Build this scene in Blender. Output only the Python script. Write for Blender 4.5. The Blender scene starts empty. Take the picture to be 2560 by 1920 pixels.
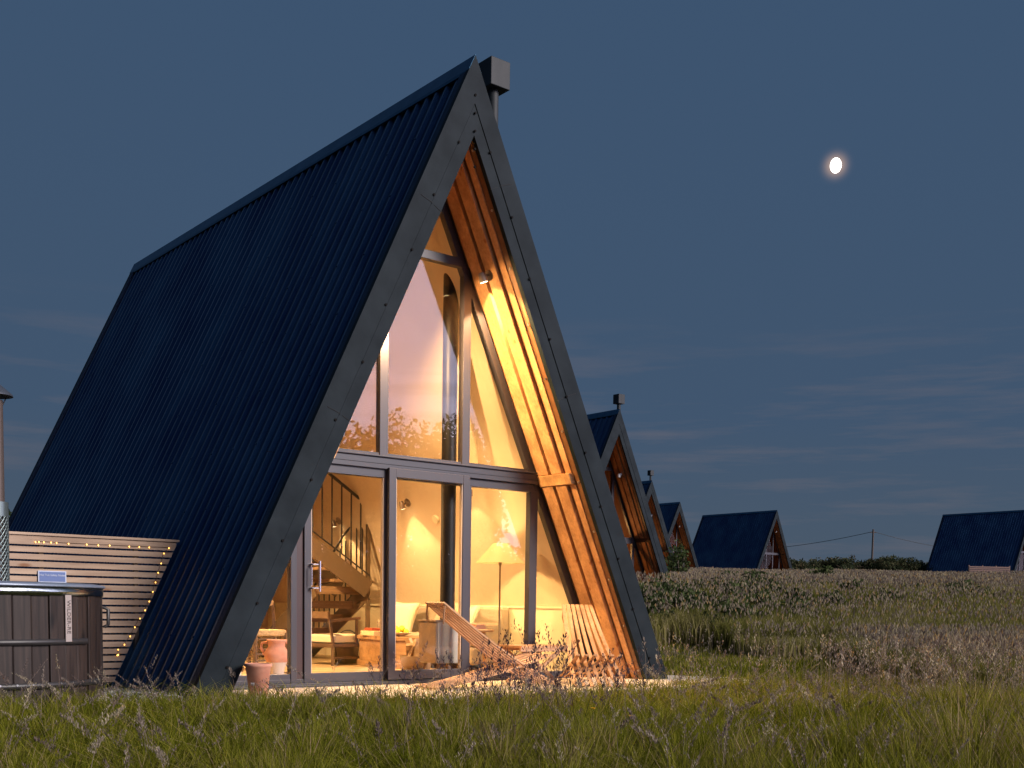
import bpy, bmesh, math, random
import numpy as np
from mathutils import Vector, Matrix, Euler
R = math.radians
random.seed(7); rng = np.random.default_rng(11)
S = bpy.context.scene; COL = S.collection

# ------------------------------------------------------------------ camera
W, H, L, SL = 2.917, 6.134, 8.995, 2.917/6.134
CAM = Vector((-6.838, -9.25, 0.813))
yaw, pitch, roll = R(38.811), R(-4.460), R(0.894)
fw = Vector((math.sin(yaw)*math.cos(pitch), math.cos(yaw)*math.cos(pitch), math.sin(pitch)))
rt = Vector((math.cos(yaw), -math.sin(yaw), 0)); up = rt.cross(fw)
rt2 = rt*math.cos(roll)+up*math.sin(roll); up2 = -rt*math.sin(roll)+up*math.cos(roll)
cd = bpy.data.cameras.new('camera'); cam = bpy.data.objects.new('camera', cd); COL.objects.link(cam)
m = Matrix((rt2, up2, -fw)).transposed().to_4x4(); m.translation = CAM; cam.matrix_world = m
cd.sensor_width = 36; cd.lens = 36*2831.4/2560; cd.shift_y = (1738.0-960)/2560; cd.clip_end = 5000; cd.clip_start = .05
S.camera = cam
FH = Vector((math.sin(yaw), math.cos(yaw), 0))

# ------------------------------------------------------------------ world
wd = bpy.data.worlds.new('World'); S.world = wd; wd.use_nodes = True
nt = wd.node_tree; nt.nodes.clear()
def N(nt, t, **k):
    n = nt.nodes.new(t)
    for a, b in k.items(): setattr(n, a, b)
    return n
def ramp(nt, stops, interp='LINEAR'):
    n = nt.nodes.new('ShaderNodeValToRGB'); cr = n.color_ramp; cr.interpolation = interp
    while len(cr.elements) < len(stops): cr.elements.new(.5)
    for e, (p, c) in zip(cr.elements, stops): e.position = p; e.color = (c[0], c[1], c[2], 1)
    return n
Lk = nt.links.new
tc = N(nt, 'ShaderNodeTexCoord'); sep = N(nt, 'ShaderNodeSeparateXYZ'); Lk(tc.outputs['Generated'], sep.inputs[0])
el = ramp(nt, [(0.0, (.070, .097, .138)), (.06, (.066, .098, .144)), (.16, (.053, .092, .156)), (.5, (.045, .087, .160)), (1, (.040, .078, .152))])
Lk(sep.outputs[2], el.inputs[0])
dot = N(nt, 'ShaderNodeVectorMath', operation='DOT_PRODUCT'); Lk(tc.outputs['Generated'], dot.inputs[0])
g = Vector((0.50, -0.84, 0.10)).normalized(); dot.inputs[1].default_value = g
mr = N(nt, 'ShaderNodeMapRange', interpolation_type='SMOOTHSTEP'); mr.inputs[1].default_value = .66; mr.inputs[2].default_value = 1.0
Lk(dot.outputs['Value'], mr.inputs[0])
glow = N(nt, 'ShaderNodeMixRGB', blend_type='ADD'); glow.inputs[2].default_value = (2.9, 2.7, 3.7, 1)
Lk(mr.outputs[0], glow.inputs[0]); Lk(el.outputs[0], glow.inputs[1])
# thin clouds near the horizon
mp = N(nt, 'ShaderNodeMapping'); mp.inputs['Scale'].default_value = (2.2, 2.2, 26); Lk(tc.outputs['Generated'], mp.inputs[0])
nz = N(nt, 'ShaderNodeTexNoise'); nz.inputs['Scale'].default_value = 2.1; nz.inputs['Detail'].default_value = 6; nz.inputs['Roughness'].default_value = .62
Lk(mp.outputs[0], nz.inputs[0])
cr = ramp(nt, [(.50, (0, 0, 0)), (.70, (1, 1, 1))]); Lk(nz.outputs[0], cr.inputs[0])
band = ramp(nt, [(.0, (.75, .75, .75)), (.10, (.8, .8, .8)), (.19, (.6, .6, .6)), (.25, (0, 0, 0))]); Lk(sep.outputs[2], band.inputs[0])
mul = N(nt, 'ShaderNodeMath', operation='MULTIPLY'); Lk(cr.outputs[0], mul.inputs[0]); Lk(band.outputs[0], mul.inputs[1])
mul2 = N(nt, 'ShaderNodeMath', operation='MULTIPLY'); mul2.inputs[1].default_value = .55; Lk(mul.outputs[0], mul2.inputs[0])
cl = N(nt, 'ShaderNodeMixRGB'); cl.inputs[2].default_value = (.155, .142, .165, 1); Lk(mul2.outputs[0], cl.inputs[0]); Lk(glow.outputs[0], cl.inputs[1])
# thin-cloud aureole round the moon
MOON = Vector((0.865, 0.631, 0.393))
d2 = N(nt, 'ShaderNodeVectorMath', operation='DOT_PRODUCT'); Lk(tc.outputs['Generated'], d2.inputs[0]); d2.inputs[1].default_value = MOON.normalized()
m2 = N(nt, 'ShaderNodeMapRange', interpolation_type='LINEAR'); m2.inputs[1].default_value = math.cos(.019); m2.inputs[2].default_value = 1.0
Lk(d2.outputs['Value'], m2.inputs[0])
mg = N(nt, 'ShaderNodeMixRGB', blend_type='ADD'); mg.inputs[2].default_value = (.50, .30, .16, 1); pw = N(nt, 'ShaderNodeMath', operation='POWER'); pw.inputs[1].default_value = 7; Lk(m2.outputs[0], pw.inputs[0]); Lk(pw.outputs[0], mg.inputs[0]); Lk(cl.outputs[0], mg.inputs[1])
bg = N(nt, 'ShaderNodeBackground'); Lk(mg.outputs[0], bg.inputs[0]); bg.inputs[1].default_value = 1.0
wo = N(nt, 'ShaderNodeOutputWorld'); Lk(bg.outputs[0], wo.inputs[0])
# soft after-glow of the set sun (behind and right of the camera)
sd = bpy.data.lights.new('sun', 'SUN'); sd.energy = 4.2; sd.angle = R(18); sd.color = (1, .90, .80)
so = bpy.data.objects.new('sun', sd); COL.objects.link(so); so.rotation_euler = (-Vector((0.34, -0.84, 0.43))).to_track_quat('-Z', 'Y').to_euler()
S.view_settings.view_transform = 'Standard'; S.view_settings.look = 'None'; S.view_settings.exposure = 0; S.view_settings.gamma = 1
S.cycles.use_denoising = True
S.cycles.max_bounces = 10; S.cycles.transparent_max_bounces = 16; S.cycles.sample_clamp_indirect = 4; S.cycles.sample_clamp_direct = 20
S.cycles.diffuse_bounces = 5; S.cycles.caustics_reflective = False; S.cycles.caustics_refractive = False
S.cycles.use_light_tree = True

# ------------------------------------------------------------------ materials
MATS = {}
def mat(name, col=(.5, .5, .5), rough=.6, metal=0., spec=.5, noise=None, bump=None, coords='Object', emis=None, estr=1, trans=0):
    """noise=(scale, (sx,sy,sz), col2, lo, hi)  bump=(scale,(sx,sy,sz),strength,distance)"""
    if name in MATS: return MATS[name]
    M = bpy.data.materials.new(name); M.use_nodes = True; t = M.node_tree; l = t.links.new
    b = t.nodes['Principled BSDF']; b.inputs['Base Color'].default_value = (*col, 1); b.inputs['Roughness'].default_value = rough
    b.inputs['Metallic'].default_value = metal; b.inputs['Specular IOR Level'].default_value = spec
    tcn = N(t, 'ShaderNodeTexCoord')
    def nzf(sc, sv, det=5):
        mpn = N(t, 'ShaderNodeMapping'); mpn.inputs['Scale'].default_value = sv; l(tcn.outputs[coords], mpn.inputs[0])
        n = N(t, 'ShaderNodeTexNoise'); n.inputs['Scale'].default_value = sc; n.inputs['Detail'].default_value = det; n.inputs['Roughness'].default_value = .6
        l(mpn.outputs[0], n.inputs[0]); return n
    if noise:
        sc, sv, c2, lo, hi = noise
        n = nzf(sc, sv); r = ramp(t, [(lo, col), (hi, c2)]); l(n.outputs[0], r.inputs[0]); l(r.outputs[0], b.inputs['Base Color'])
    if bump:
        sc, sv, st, di = bump
        n = nzf(sc, sv); bp = N(t, 'ShaderNodeBump'); bp.inputs['Strength'].default_value = st; bp.inputs['Distance'].default_value = di
        l(n.outputs[0], bp.inputs['Height']); l(bp.outputs[0], b.inputs['Normal'])
    if emis:
        b.inputs['Emission Color'].default_value = (*emis, 1); b.inputs['Emission Strength'].default_value = estr
    MATS[name] = M; return M
def wood(name, c1, c2, ck, rot=(0, 0, 0), scale=(1, 1, 1), rough=.6, knots=True, kn=1.0):
    """grain runs along local X after rotation"""
    if name in MATS: return MATS[name]
    M = bpy.data.materials.new(name); M.use_nodes = True; t = M.node_tree; l = t.links.new
    b = t.nodes['Principled BSDF']; b.inputs['Roughness'].default_value = rough; b.inputs['Specular IOR Level'].default_value = .3
    tcn = N(t, 'ShaderNodeTexCoord'); m0 = N(t, 'ShaderNodeMapping'); m0.inputs['Rotation'].default_value = rot; l(tcn.outputs['Object'], m0.inputs[0])
    m1 = N(t, 'ShaderNodeMapping'); m1.inputs['Scale'].default_value = (1.3*scale[0], 26*scale[1], 26*scale[2]); l(m0.outputs[0], m1.inputs[0])
    n1 = N(t, 'ShaderNodeTexNoise'); n1.inputs['Scale'].default_value = 1.6; n1.inputs['Detail'].default_value = 7; n1.inputs['Distortion'].default_value = .6; l(m1.outputs[0], n1.inputs[0])
    r1 = ramp(t, [(.3, c1), (.72, c2)]); l(n1.outputs[0], r1.inputs[0]); out = r1.outputs[0]
    m3 = N(t, 'ShaderNodeMapping'); m3.inputs['Scale'].default_value = (.7, 5, 5); l(m0.outputs[0], m3.inputs[0])
    n3 = N(t, 'ShaderNodeTexNoise'); n3.inputs['Scale'].default_value = 1.1; n3.inputs['Detail'].default_value = 3; l(m3.outputs[0], n3.inputs[0])
    r3 = ramp(t, [(.35, (.72, .68, .66)), (.65, (1.12, 1.12, 1.12))]); l(n3.outputs[0], r3.inputs[0])
    mu = N(t, 'ShaderNodeMixRGB', blend_type='MULTIPLY'); mu.inputs[0].default_value = 1; l(out, mu.inputs[1]); l(r3.outputs[0], mu.inputs[2]); out = mu.outputs[0]
    if knots:
        m2 = N(t, 'ShaderNodeMapping'); m2.inputs['Scale'].default_value = (2.2*kn, 6.5*kn, 6.5*kn); l(m0.outputs[0], m2.inputs[0])
        v = N(t, 'ShaderNodeTexVoronoi'); v.inputs['Scale'].default_value = 1.; l(m2.outputs[0], v.inputs[0])
        rk = ramp(t, [(.07, (1, 1, 1)), (.17, (0, 0, 0))]); l(v.outputs['Distance'], rk.inputs[0])
        mk = N(t, 'ShaderNodeMixRGB'); l(rk.outputs[0], mk.inputs[0]); l(out, mk.inputs[1]); mk.inputs[2].default_value = (*ck, 1); out = mk.outputs[0]
    l(out, b.inputs['Base Color'])
    bp = N(t, 'ShaderNodeBump'); bp.inputs['Strength'].default_value = .35; bp.inputs['Distance'].default_value = .004; l(n1.outputs[0], bp.inputs['Height']); l(bp.outputs[0], b.inputs['Normal'])
    MATS[name] = M; return M
def glassmat(name, ior=1.5, tint=(1, 1, 1)):
    M = bpy.data.materials.new(name); M.use_nodes = True; t = M.node_tree; l = t.links.new; t.nodes.clear()
    fr = N(t, 'ShaderNodeFresnel'); gm_ = N(t, 'ShaderNodeNewGeometry'); mi = N(t, 'ShaderNodeMapRange'); mi.inputs[3].default_value = ior; mi.inputs[4].default_value = 1/ior
    l(gm_.outputs['Backfacing'], mi.inputs[0]); l(mi.outputs[0], fr.inputs[0])   # same reflectance entering and leaving the pane
    tr = N(t, 'ShaderNodeBsdfTransparent'); tr.inputs[0].default_value = (*tint, 1); gl = N(t, 'ShaderNodeBsdfGlossy'); gl.inputs['Roughness'].default_value = .0; gl.inputs[0].default_value = (1, 1, 1, 1)
    mx = N(t, 'ShaderNodeMixShader'); o = N(t, 'ShaderNodeOutputMaterial'); l(fr.outputs[0], mx.inputs[0]); l(tr.outputs[0], mx.inputs[1]); l(gl.outputs[0], mx.inputs[2]); l(mx.outputs[0], o.inputs[0])
    MATS[name] = M; return M
def foliage(name, stops, trans=.35, rough=.6):
    M = bpy.data.materials.new(name); M.use_nodes = True; t = M.node_tree; l = t.links.new; t.nodes.clear()
    a = N(t, 'ShaderNodeAttribute', attribute_name='tint'); r = ramp(t, stops); l(a.outputs['Fac'], r.inputs[0])
    d = N(t, 'ShaderNodeBsdfDiffuse'); tr = N(t, 'ShaderNodeBsdfTranslucent'); l(r.outputs[0], d.inputs[0]); l(r.outputs[0], tr.inputs[0])
    mx = N(t, 'ShaderNodeMixShader'); mx.inputs[0].default_value = trans; o = N(t, 'ShaderNodeOutputMaterial')
    l(d.outputs[0], mx.inputs[1]); l(tr.outputs[0], mx.inputs[2]); l(mx.outputs[0], o.inputs[0]); MATS[name] = M; return M
slope_rot_r = (0, math.atan2(H, W)*1.0, 0)   # brings the right slope direction onto X
roofm = mat('roof_sheet', (.008, .028, .085), rough=.34, metal=.6, spec=.25, noise=(.9, (1, 1, .6), (.030, .080, .150), .38, .75), bump=(14, (1, 1, .6), .10, .01))  # lighter noise patches paint reflected sheen into the sheet colour
capm = mat('ridge_metal', (.028, .085, .15), rough=.5, metal=.8, spec=.3, noise=(5, (1, 1, 1), (.05, .12, .20), .35, .75))
fasm = mat('fascia_metal', (.0055, .0095, .013), rough=.65, spec=.10, noise=(2.4, (1, 1, 1), (.013, .019, .024), .36, .68), bump=(4, (1, 1, 1), .12, .02))
vergem = mat('verge_metal', (.006, .016, .045), rough=.6, spec=.15, noise=(6, (1, 1, 1), (.010, .026, .062), .3, .7))
retm = mat('fascia_return', (.13, .055, .022), rough=.45, spec=.5, noise=(16, (1, 1, 1), (.19, .085, .035), .3, .7))
screwm = mat('screw', (.006, .005, .005), rough=.8, spec=.1)
screwl = mat('screw_bright', (.6, .6, .62), rough=.3, metal=1)
framem = mat('window_aluminium', (.028, .025, .034), rough=.42, spec=.5, bump=(300, (1, 1, 1), .05, .001))
gapm = mat('dark_gap', (.015, .013, .014), rough=.9)
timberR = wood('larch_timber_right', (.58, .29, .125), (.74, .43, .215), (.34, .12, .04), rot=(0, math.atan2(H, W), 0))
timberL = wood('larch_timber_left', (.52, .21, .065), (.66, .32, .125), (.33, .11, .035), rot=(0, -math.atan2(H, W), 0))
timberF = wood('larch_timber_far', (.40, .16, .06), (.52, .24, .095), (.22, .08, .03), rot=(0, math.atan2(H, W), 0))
timberX = wood('larch_rail', (.62, .33, .14), (.74, .46, .22), (.4, .15, .05))
plaster = mat('plaster', (.70, .58, .43), rough=.85, noise=(1.6, (1, 1, 1), (.62, .50, .36), .3, .75), bump=(5, (1, 1, 1), .15, .02))
knee = mat('knee_wall_paint', (.74, .66, .48), rough=.8)
floorm = wood('floor_boards', (.42, .30, .17), (.58, .44, .26), (.3, .18, .08), scale=(1, .35, .35), rough=.4)
glass = glassmat('window_glass', 1.5)
glassf = glassmat('window_glass_far', 1.12, (.9, .85, .8))
deckm = mat('paving', (.56, .47, .38), rough=.85, noise=(2.2, (1, 1, 1), (.66, .57, .47), .3, .7), bump=(35, (1, 1, 1), .3, .006))
groundm = mat('soil_and_grass', (.018, .022, .008), rough=.95, noise=(.9, (1, 1, 1), (.034, .036, .015), .35, .7))
black = mat('black_steel', (.022, .02, .02), rough=.45)
steel = mat('brushed_steel', (.45, .50, .48), rough=.22, metal=1, bump=(9, (1, 1, 3), .25, .01))
chrome = mat('polished_handle', (.62, .62, .66), rough=.2, metal=1)
terra = mat('terracotta', (.46, .19, .125), rough=.85, noise=(9, (1, 1, 1), (.56, .29, .20), .35, .7), bump=(40, (1, 1, 1), .15, .003))

# ------------------------------------------------------------------ mesh tools
class MB:
    def __init__(s): s.v = []; s.f = []; s.sm = []
    def add(s, vs, fs, smooth=False):
        o = len(s.v); s.v += [tuple(v) for v in vs]; s.f += [tuple(i+o for i in f) for f in fs]; s.sm += [smooth]*len(fs); return s
    def hexa(s, p):  # 8 points: bottom 4 ccw, top 4
        return s.add(p, [(3, 2, 1, 0), (4, 5, 6, 7), (0, 1, 5, 4), (1, 2, 6, 5), (2, 3, 7, 6), (3, 0, 4, 7)])
    def box(s, x0, x1, y0, y1, z0, z1):
        return s.hexa([(x0, y0, z0), (x1, y0, z0), (x1, y1, z0), (x0, y1, z0), (x0, y0, z1), (x1, y0, z1), (x1, y1, z1), (x0, y1, z1)])
    def rbox(s, c, size, rot=(0, 0, 0)):
        e = Euler(rot).to_matrix(); c = Vector(c); a, b, d = [q/2 for q in size]
        P = [(-a, -b, -d), (a, -b, -d), (a, b, -d), (-a, b, -d), (-a, -b, d), (a, -b, d), (a, b, d), (-a, b, d)]
        return s.hexa([c+e@Vector(q) for q in P])
    def prism(s, poly, y0, y1):   # poly in XZ
        n = len(poly); vs = [(x, y0, z) for x, z in poly]+[(x, y1, z) for x, z in poly]
        ar = sum(poly[i][0]*poly[(i+1) % n][1]-poly[(i+1) % n][0]*poly[i][1] for i in range(n))
        fs = [tuple(range(n)), tuple(range(2*n-1, n-1, -1))]+[(i, i+n, (i+1) % n+n, (i+1) % n) for i in range(n)]
        if ar < 0: fs = [f[::-1] for f in fs]
        return s.add(vs, fs)
    def vprism(s, poly, z0, z1):  # poly in XY
        n = len(poly); vs = [(x, y, z0) for x, y in poly]+[(x, y, z1) for x, y in poly]
        ar = sum(poly[i][0]*poly[(i+1) % n][1]-poly[(i+1) % n][0]*poly[i][1] for i in range(n))
        fs = [tuple(range(n-1, -1, -1)), tuple(range(n, 2*n))]+[(i, (i+1) % n, (i+1) % n+n, i+n) for i in range(n)]
        if ar < 0: fs = [f[::-1] for f in fs]
        return s.add(vs, fs)
    def beam(s, a, b, w, h, upv=(0, 0, 1)):
        a = Vector(a); b = Vector(b); d = (b-a).normalized(); sd = d.cross(Vector(upv))
        if sd.length < 1e-4: sd = d.cross(Vector((0, 1, 0)))
        sd.normalize(); u = sd.cross(d)
        sd = sd*w/2; u = u*h/2
        return s.hexa([a-sd-u, a+sd-u, b+sd-u, b-sd-u, a-sd+u, a+sd+u, b+sd+u, b-sd+u])
    def tube(s, pts, r, n=8, caps=True):
        pts = [Vector(p) for p in pts]; rs = r if isinstance(r, (list, tuple)) else [r]*len(pts)
        vs = []; prev = None
        for i, p in enumerate(pts):
            d = (pts[min(i+1, len(pts)-1)]-pts[max(i-1, 0)]).normalized()
            a = d.orthogonal().normalized() if prev is None else (prev-d*prev.dot(d)).normalized(); prev = a; b = d.cross(a)
            vs += [p+(a*math.cos(2*math.pi*k/n)+b*math.sin(2*math.pi*k/n))*rs[i] for k in range(n)]
        fs = [(i*n+k, i*n+(k+1) % n, (i+1)*n+(k+1) % n, (i+1)*n+k) for i in range(len(pts)-1) for k in range(n)]
        s.add(vs, fs, True)
        if caps: s.add(vs[:n], [tuple(range(n-1, -1, -1))]); s.add(vs[-n:], [tuple(range(n))])
        return s
    def lathe(s, prof, c=(0, 0, 0), n=32, smooth=True, a0=0, a1=2*math.pi):
        full = abs(a1-a0-2*math.pi) < 1e-6; k = n if full else n+1
        vs = [(c[0]+r*math.cos(a0+(a1-a0)*i/n), c[1]+r*math.sin(a0+(a1-a0)*i/n), c[2]+z) for r, z in prof for i in range(k)]
        fs = [(j*k+i, j*k+(i+1) % k, (j+1)*k+(i+1) % k, (j+1)*k+i) for j in range(len(prof)-1) for i in range(n)]
        return s.add(vs, fs, smooth)
    def build(s, name, m, parent=None, loc=None, bevel=0, **tags):
        me = bpy.data.meshes.new(name); me.from_pydata(s.v, [], s.f); me.update()
        if any(s.sm): me.polygons.foreach_set('use_smooth', s.sm)
        me.materials.append(m); o = bpy.data.objects.new(name, me); COL.objects.link(o)
        if parent: o.parent = parent
        if loc: o.location = loc
        if bevel:
            bv = o.modifiers.new('bevel', 'BEVEL'); bv.width = bevel; bv.segments = 2; bv.limit_method = 'ANGLE'; bv.harden_normals = False
        for k, v in tags.items(): o[k] = v
        return o
def thing(name, label, cat, loc=(0, 0, 0), rz=0, group=None):
    o = bpy.data.objects.new(name, None); COL.objects.link(o); o.location = loc; o.rotation_euler = (0, 0, rz)
    o.empty_display_size = .2; o['label'] = label; o['category'] = cat
    if group: o['group'] = group
    return o
def np_mesh(name, V, Fq, Ft, tint, m, parent=None, **tags):
    """V (n,3); Fq (k,4); Ft (j,3) vertex index arrays; tint per vertex"""
    me = bpy.data.meshes.new(name); nq, ntr = len(Fq), len(Ft)
    me.vertices.add(len(V)); me.vertices.foreach_set('co', V.astype(np.float32).ravel())
    li = np.concatenate([Fq.ravel(), Ft.ravel()]).astype(np.int32); me.loops.add(len(li)); me.loops.foreach_set('vertex_index', li)
    me.polygons.add(nq+ntr); st = np.concatenate([np.arange(nq)*4, nq*4+np.arange(ntr)*3]).astype(np.int32)
    me.polygons.foreach_set('loop_start', st); me.update(calc_edges=True)
    at = me.attributes.new('tint', 'FLOAT', 'POINT'); at.data.foreach_set('value', tint.astype(np.float32))
    me.materials.append(m); o = bpy.data.objects.new(name, me); COL.objects.link(o)
    if parent: o.parent = parent
    for k, v in tags.items(): o[k] = v
    return o
def textmesh(name, txt, size, m, parent, mw, ext=.0015, font_align='CENTER'):
    c = bpy.data.curves.new(name, 'FONT'); c.body = txt; c.size = size; c.extrude = ext; c.align_x = font_align; c.align_y = 'CENTER'
    t = bpy.data.objects.new('tmp', c); COL.objects.link(t)
    dg = bpy.context.evaluated_depsgraph_get(); me = bpy.data.meshes.new_from_object(t.evaluated_get(dg)); bpy.data.objects.remove(t)
    me.transform(mw); me.materials.clear(); me.materials.append(m); o = bpy.data.objects.new(name, me); COL.objects.link(o); o.parent = parent; return o

# ------------------------------------------------------------------ terrain
TD = [-400, -60, 0, 9, 12.5, 21.5, 24, 30, 36, 65, 93, 104, 118, 135, 200, 500, 2500]
TZ = [-3, -.5, -.22, -.07, -.06, -.09, .14, .80, 1.12, 2.15, 3.35, 3.78, 4.25, 4.4, 3.0, -8, -70]
def gz(x, y):
    D = (np.asarray(x)-CAM.x)*FH.x+(np.asarray(y)-CAM.y)*FH.y
    z = np.interp(D, TD, TZ)
    z = z+.05*np.sin(np.asarray(x)*.31+1.2)*np.sin(np.asarray(y)*.27)*np.clip((D-24)/30, 0, 1)*2
    return z
def gzf(x, y): return float(gz(x, y))
def grid_ground():
    D = np.concatenate([np.linspace(-400, -20, 14), np.linspace(-15, 60, 76), np.linspace(62, 150, 60), np.linspace(160, 500, 14), np.linspace(700, 2500, 6)])
    U = np.concatenate([np.linspace(-2000, -150, 8), np.linspace(-120, 120, 161), np.linspace(150, 2000, 8)])
    DD, UU = np.meshgrid(D, U, indexing='ij')
    X = CAM.x+DD*FH.x+UU*FH.y; Y = CAM.y+DD*FH.y-UU*FH.x; Z = gz(X, Y)
    V = np.stack([X, Y, Z], -1).reshape(-1, 3); nu = len(U); i = np.arange(len(D)-1)[:, None]*nu+np.arange(nu-1)[None]
    F = np.stack([i, i+nu, i+nu+1, i+1], -1).reshape(-1, 4)[:, ::-1]
    o = np_mesh('ground', V, F, np.zeros((0, 3), int), np.zeros(len(V)), groundm, kind='structure')
    o.data.polygons.foreach_set('use_smooth', [True]*len(o.data.polygons))
grid_ground()
# paved apron
MB().vprism([(-2.86, .10), (-2.55, -.42), (-1.6, -.98), (1.6, -1.02), (2.95, -.85), (3.75, -.62), (3.9, -.2), (3.4, .66), (-2.86, .66)], -.30, -.002).build('patio', deckm, kind='structure', bevel=.01)

# ------------------------------------------------------------------ A-frame cabin
def xo(o, z): return W-SL*z-o
def leg(mb, s, o1, o2, y0, y1, z0, z1=None):
    if z1 is None:
        p = [(s*xo(o1, z0), z0), (0, (W-o1)/SL), (0, (W-o2)/SL), (s*xo(o2, z0), z0)]
    else: p = [(s*xo(o1, z0), z0), (s*xo(o1, z1), z1), (s*xo(o2, z1), z1), (s*xo(o2, z0), z0)]
    return mb.prism(p, y0, y1)
ln = math.hypot(W, H); nx, nz_ = H/ln, W/ln
ZB = -.07
def sheet(s, name, m, parent, pitch=.175, y0=.10, y1=L-.10):
    prof = [(0, 1), (.30, 1), (.42, 0), (.58, 0), (.70, 1)]; ys = []; k = 0; y = y0
    while y < y1:
        for a, dd in prof:
            yy = y+a*pitch
            if yy <= y1: ys.append((yy, dd))
        y += pitch
    nv = 26; vs = []
    for j in range(nv+1):
        t = j/nv; z = ZB+(H-.05-ZB)*t
        for yy, dd in ys:
            ins = .006+.036*dd+.0012*math.sin(yy*5+z*2.3)
            vs.append((s*(xo(0, z)-nx*ins), yy, z-nz_*ins))
    n = len(ys); fs = [(j*n+i, j*n+i+1, (j+1)*n+i+1, (j+1)*n+i) for j in range(nv) for i in range(n-1)]
    if s < 0: fs = [f[::-1] for f in fs]
    b = MB().add(vs, fs)
    for zz in ([.5+.62*k for k in range(9)] if name else []):     # fixing screws
        for q in range(2, int((y1-y0)/pitch), 3):
            yy = y0+q*pitch+.5*pitch; p = Vector((s*(xo(0, zz)-nx*.004), yy, zz-nz_*.004)); d = Vector((s*nx, 0, nz_))
            b.tube([p-d*.004, p+d*.008], .011, 6)
    return b.build(name, m, parent)
def roof_parts(P, far=False):
    for s in (-1, 1):
        sheet(s, 'roof_panel', roofm, P, pitch=.175 if not far else .25)
        b = MB()     # roof build-up behind the sheets
        leg(b, s, .05, .335, .03, L-.03, ZB); b.build('roof_core', retm, P)
        for (ya, yb) in ((-.027, .125), (L-.125, L+.024)):
            f = MB(); p = [(s*(xo(-.012, ZB)), ZB), (0, (W+.012)/SL), (0, (W-.052)/SL), (s*xo(.052, ZB), ZB)]
            f.prism(p, ya, yb)
            f.build('verge_flashing', vergem, P)
        rc = MB(); a = H+.034; dz = .165*H/ln; dx = .165*W/ln
        rc.prism([(0, a), (s*dx, a-dz), (s*(dx+.004), a-dz-.03), (s*(dx-.03), a-dz-.03), (0, a-.075)], -.028, L+.045)
        rc.build('ridge_cap', capm, P)
        # gable boards, front: outer and inner band with a seam
        zt = lambda o: (W-o)/SL
        for ya, yb in ((-.030, .03), (L-.03, L+.026)):
            MB().prism([(s*xo(-.014, ZB), ZB), (0, zt(-.014)), (0, zt(.202)), (s*xo(.202, ZB), ZB)], ya, yb).build('gable_board', fasm, P)
        for ya, yb in ((-.022, .03), (L-.03, L+.02)): leg(MB(), s, .208, .345, ya, yb, ZB).build('inner_gable_board', fasm, P)
        for ya, yb in ((.031, .70), (L-.70, L-.031)): leg(MB(), s, .336, .348, ya, yb, ZB).build('soffit_plate', retm, P)
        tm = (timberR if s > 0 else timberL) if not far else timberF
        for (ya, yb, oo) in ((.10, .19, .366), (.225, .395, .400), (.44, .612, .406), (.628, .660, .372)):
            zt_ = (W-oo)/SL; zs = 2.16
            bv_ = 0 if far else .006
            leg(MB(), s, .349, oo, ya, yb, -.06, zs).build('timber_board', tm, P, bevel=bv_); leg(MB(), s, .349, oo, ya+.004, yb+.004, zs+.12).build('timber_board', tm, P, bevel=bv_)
        if not far:
            c = MB(); leg(c, s, .349, .418, .10, .64, zs+.001, zs+.115); c.build('timber_cross_piece', timberX, P, bevel=.006)
    if not far:
        for s in (-1, 1):
            for k in range(11):
                z = .25+k*.56
                if xo(.215, z) > .02:
                    x = s*xo(.19+.02*(k % 2), z)
                    MB().tube([(x, -.030, z), (x, -.042, z)], .013, 7).build('fixing_screw', screwm, P)
                z = .1+k*.52
                if xo(.336, z) > .05:
                    x = s*xo(.348, z); MB().tube([(x, .055, z), (x-s*.01, .055, z-.004)], .012, 7).build('soffit_screw', screwl, P)
        for k in range(5): MB().tube([(.0, -.030, H-.35-.17*k), (.0, -.042, H-.35-.17*k)], .012, 7).build('fixing_screw', screwm, P)
        for s, z in ((-1, 4.7), (-1, 2.6), (1, 5.05), (1, 3.1)):   # sheet joints
            a_, b_ = xo(.055, z), xo(.343, z-.06)
            g = MB(); g.beam((s*a_, -.0315, z), (s*(a_-.14), -.0315, z-.05), .004, .005, (0, 1, 0))
            g.beam((s*(a_-.16), -.0235, z-.06), (s*(b_+.005), -.0235, z-.11), .004, .005, (0, 1, 0))
            g.build('board_joint', gapm, P)
def chimney(P):
    x, y = 1.27, 1.34
    MB().tube([(x, y, 3.2), (x, y, 6.66)], .062, 20).build('chimney_pipe', mat('chimney_metal', (.012, .016, .020), rough=.6, spec=.25, noise=(5, (1, 1, .4), (.028, .031, .034), .3, .7)), P)
    k = MB().box(x-.135, x+.135, y-.135, y+.135, 6.64, 6.94); k.build('chimney_cowl', MATS['chimney_metal'], P, bevel=.006)
    MB().tube([(x, y, 5.30), (x-.3, y, 5.26), (x-.62, y, 5.0)], .012, 6).tube([(x, y, 5.27), (x, y, 5.33)], .07, 20).build('chimney_bracket', black, P)

# --- main cabin
C1 = thing('a_frame_cabin', 'nearest A-frame cabin, dark corrugated roof to the ground, glazed gable lit warm from inside', 'cabin')
roof_parts(C1); chimney(C1)
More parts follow.
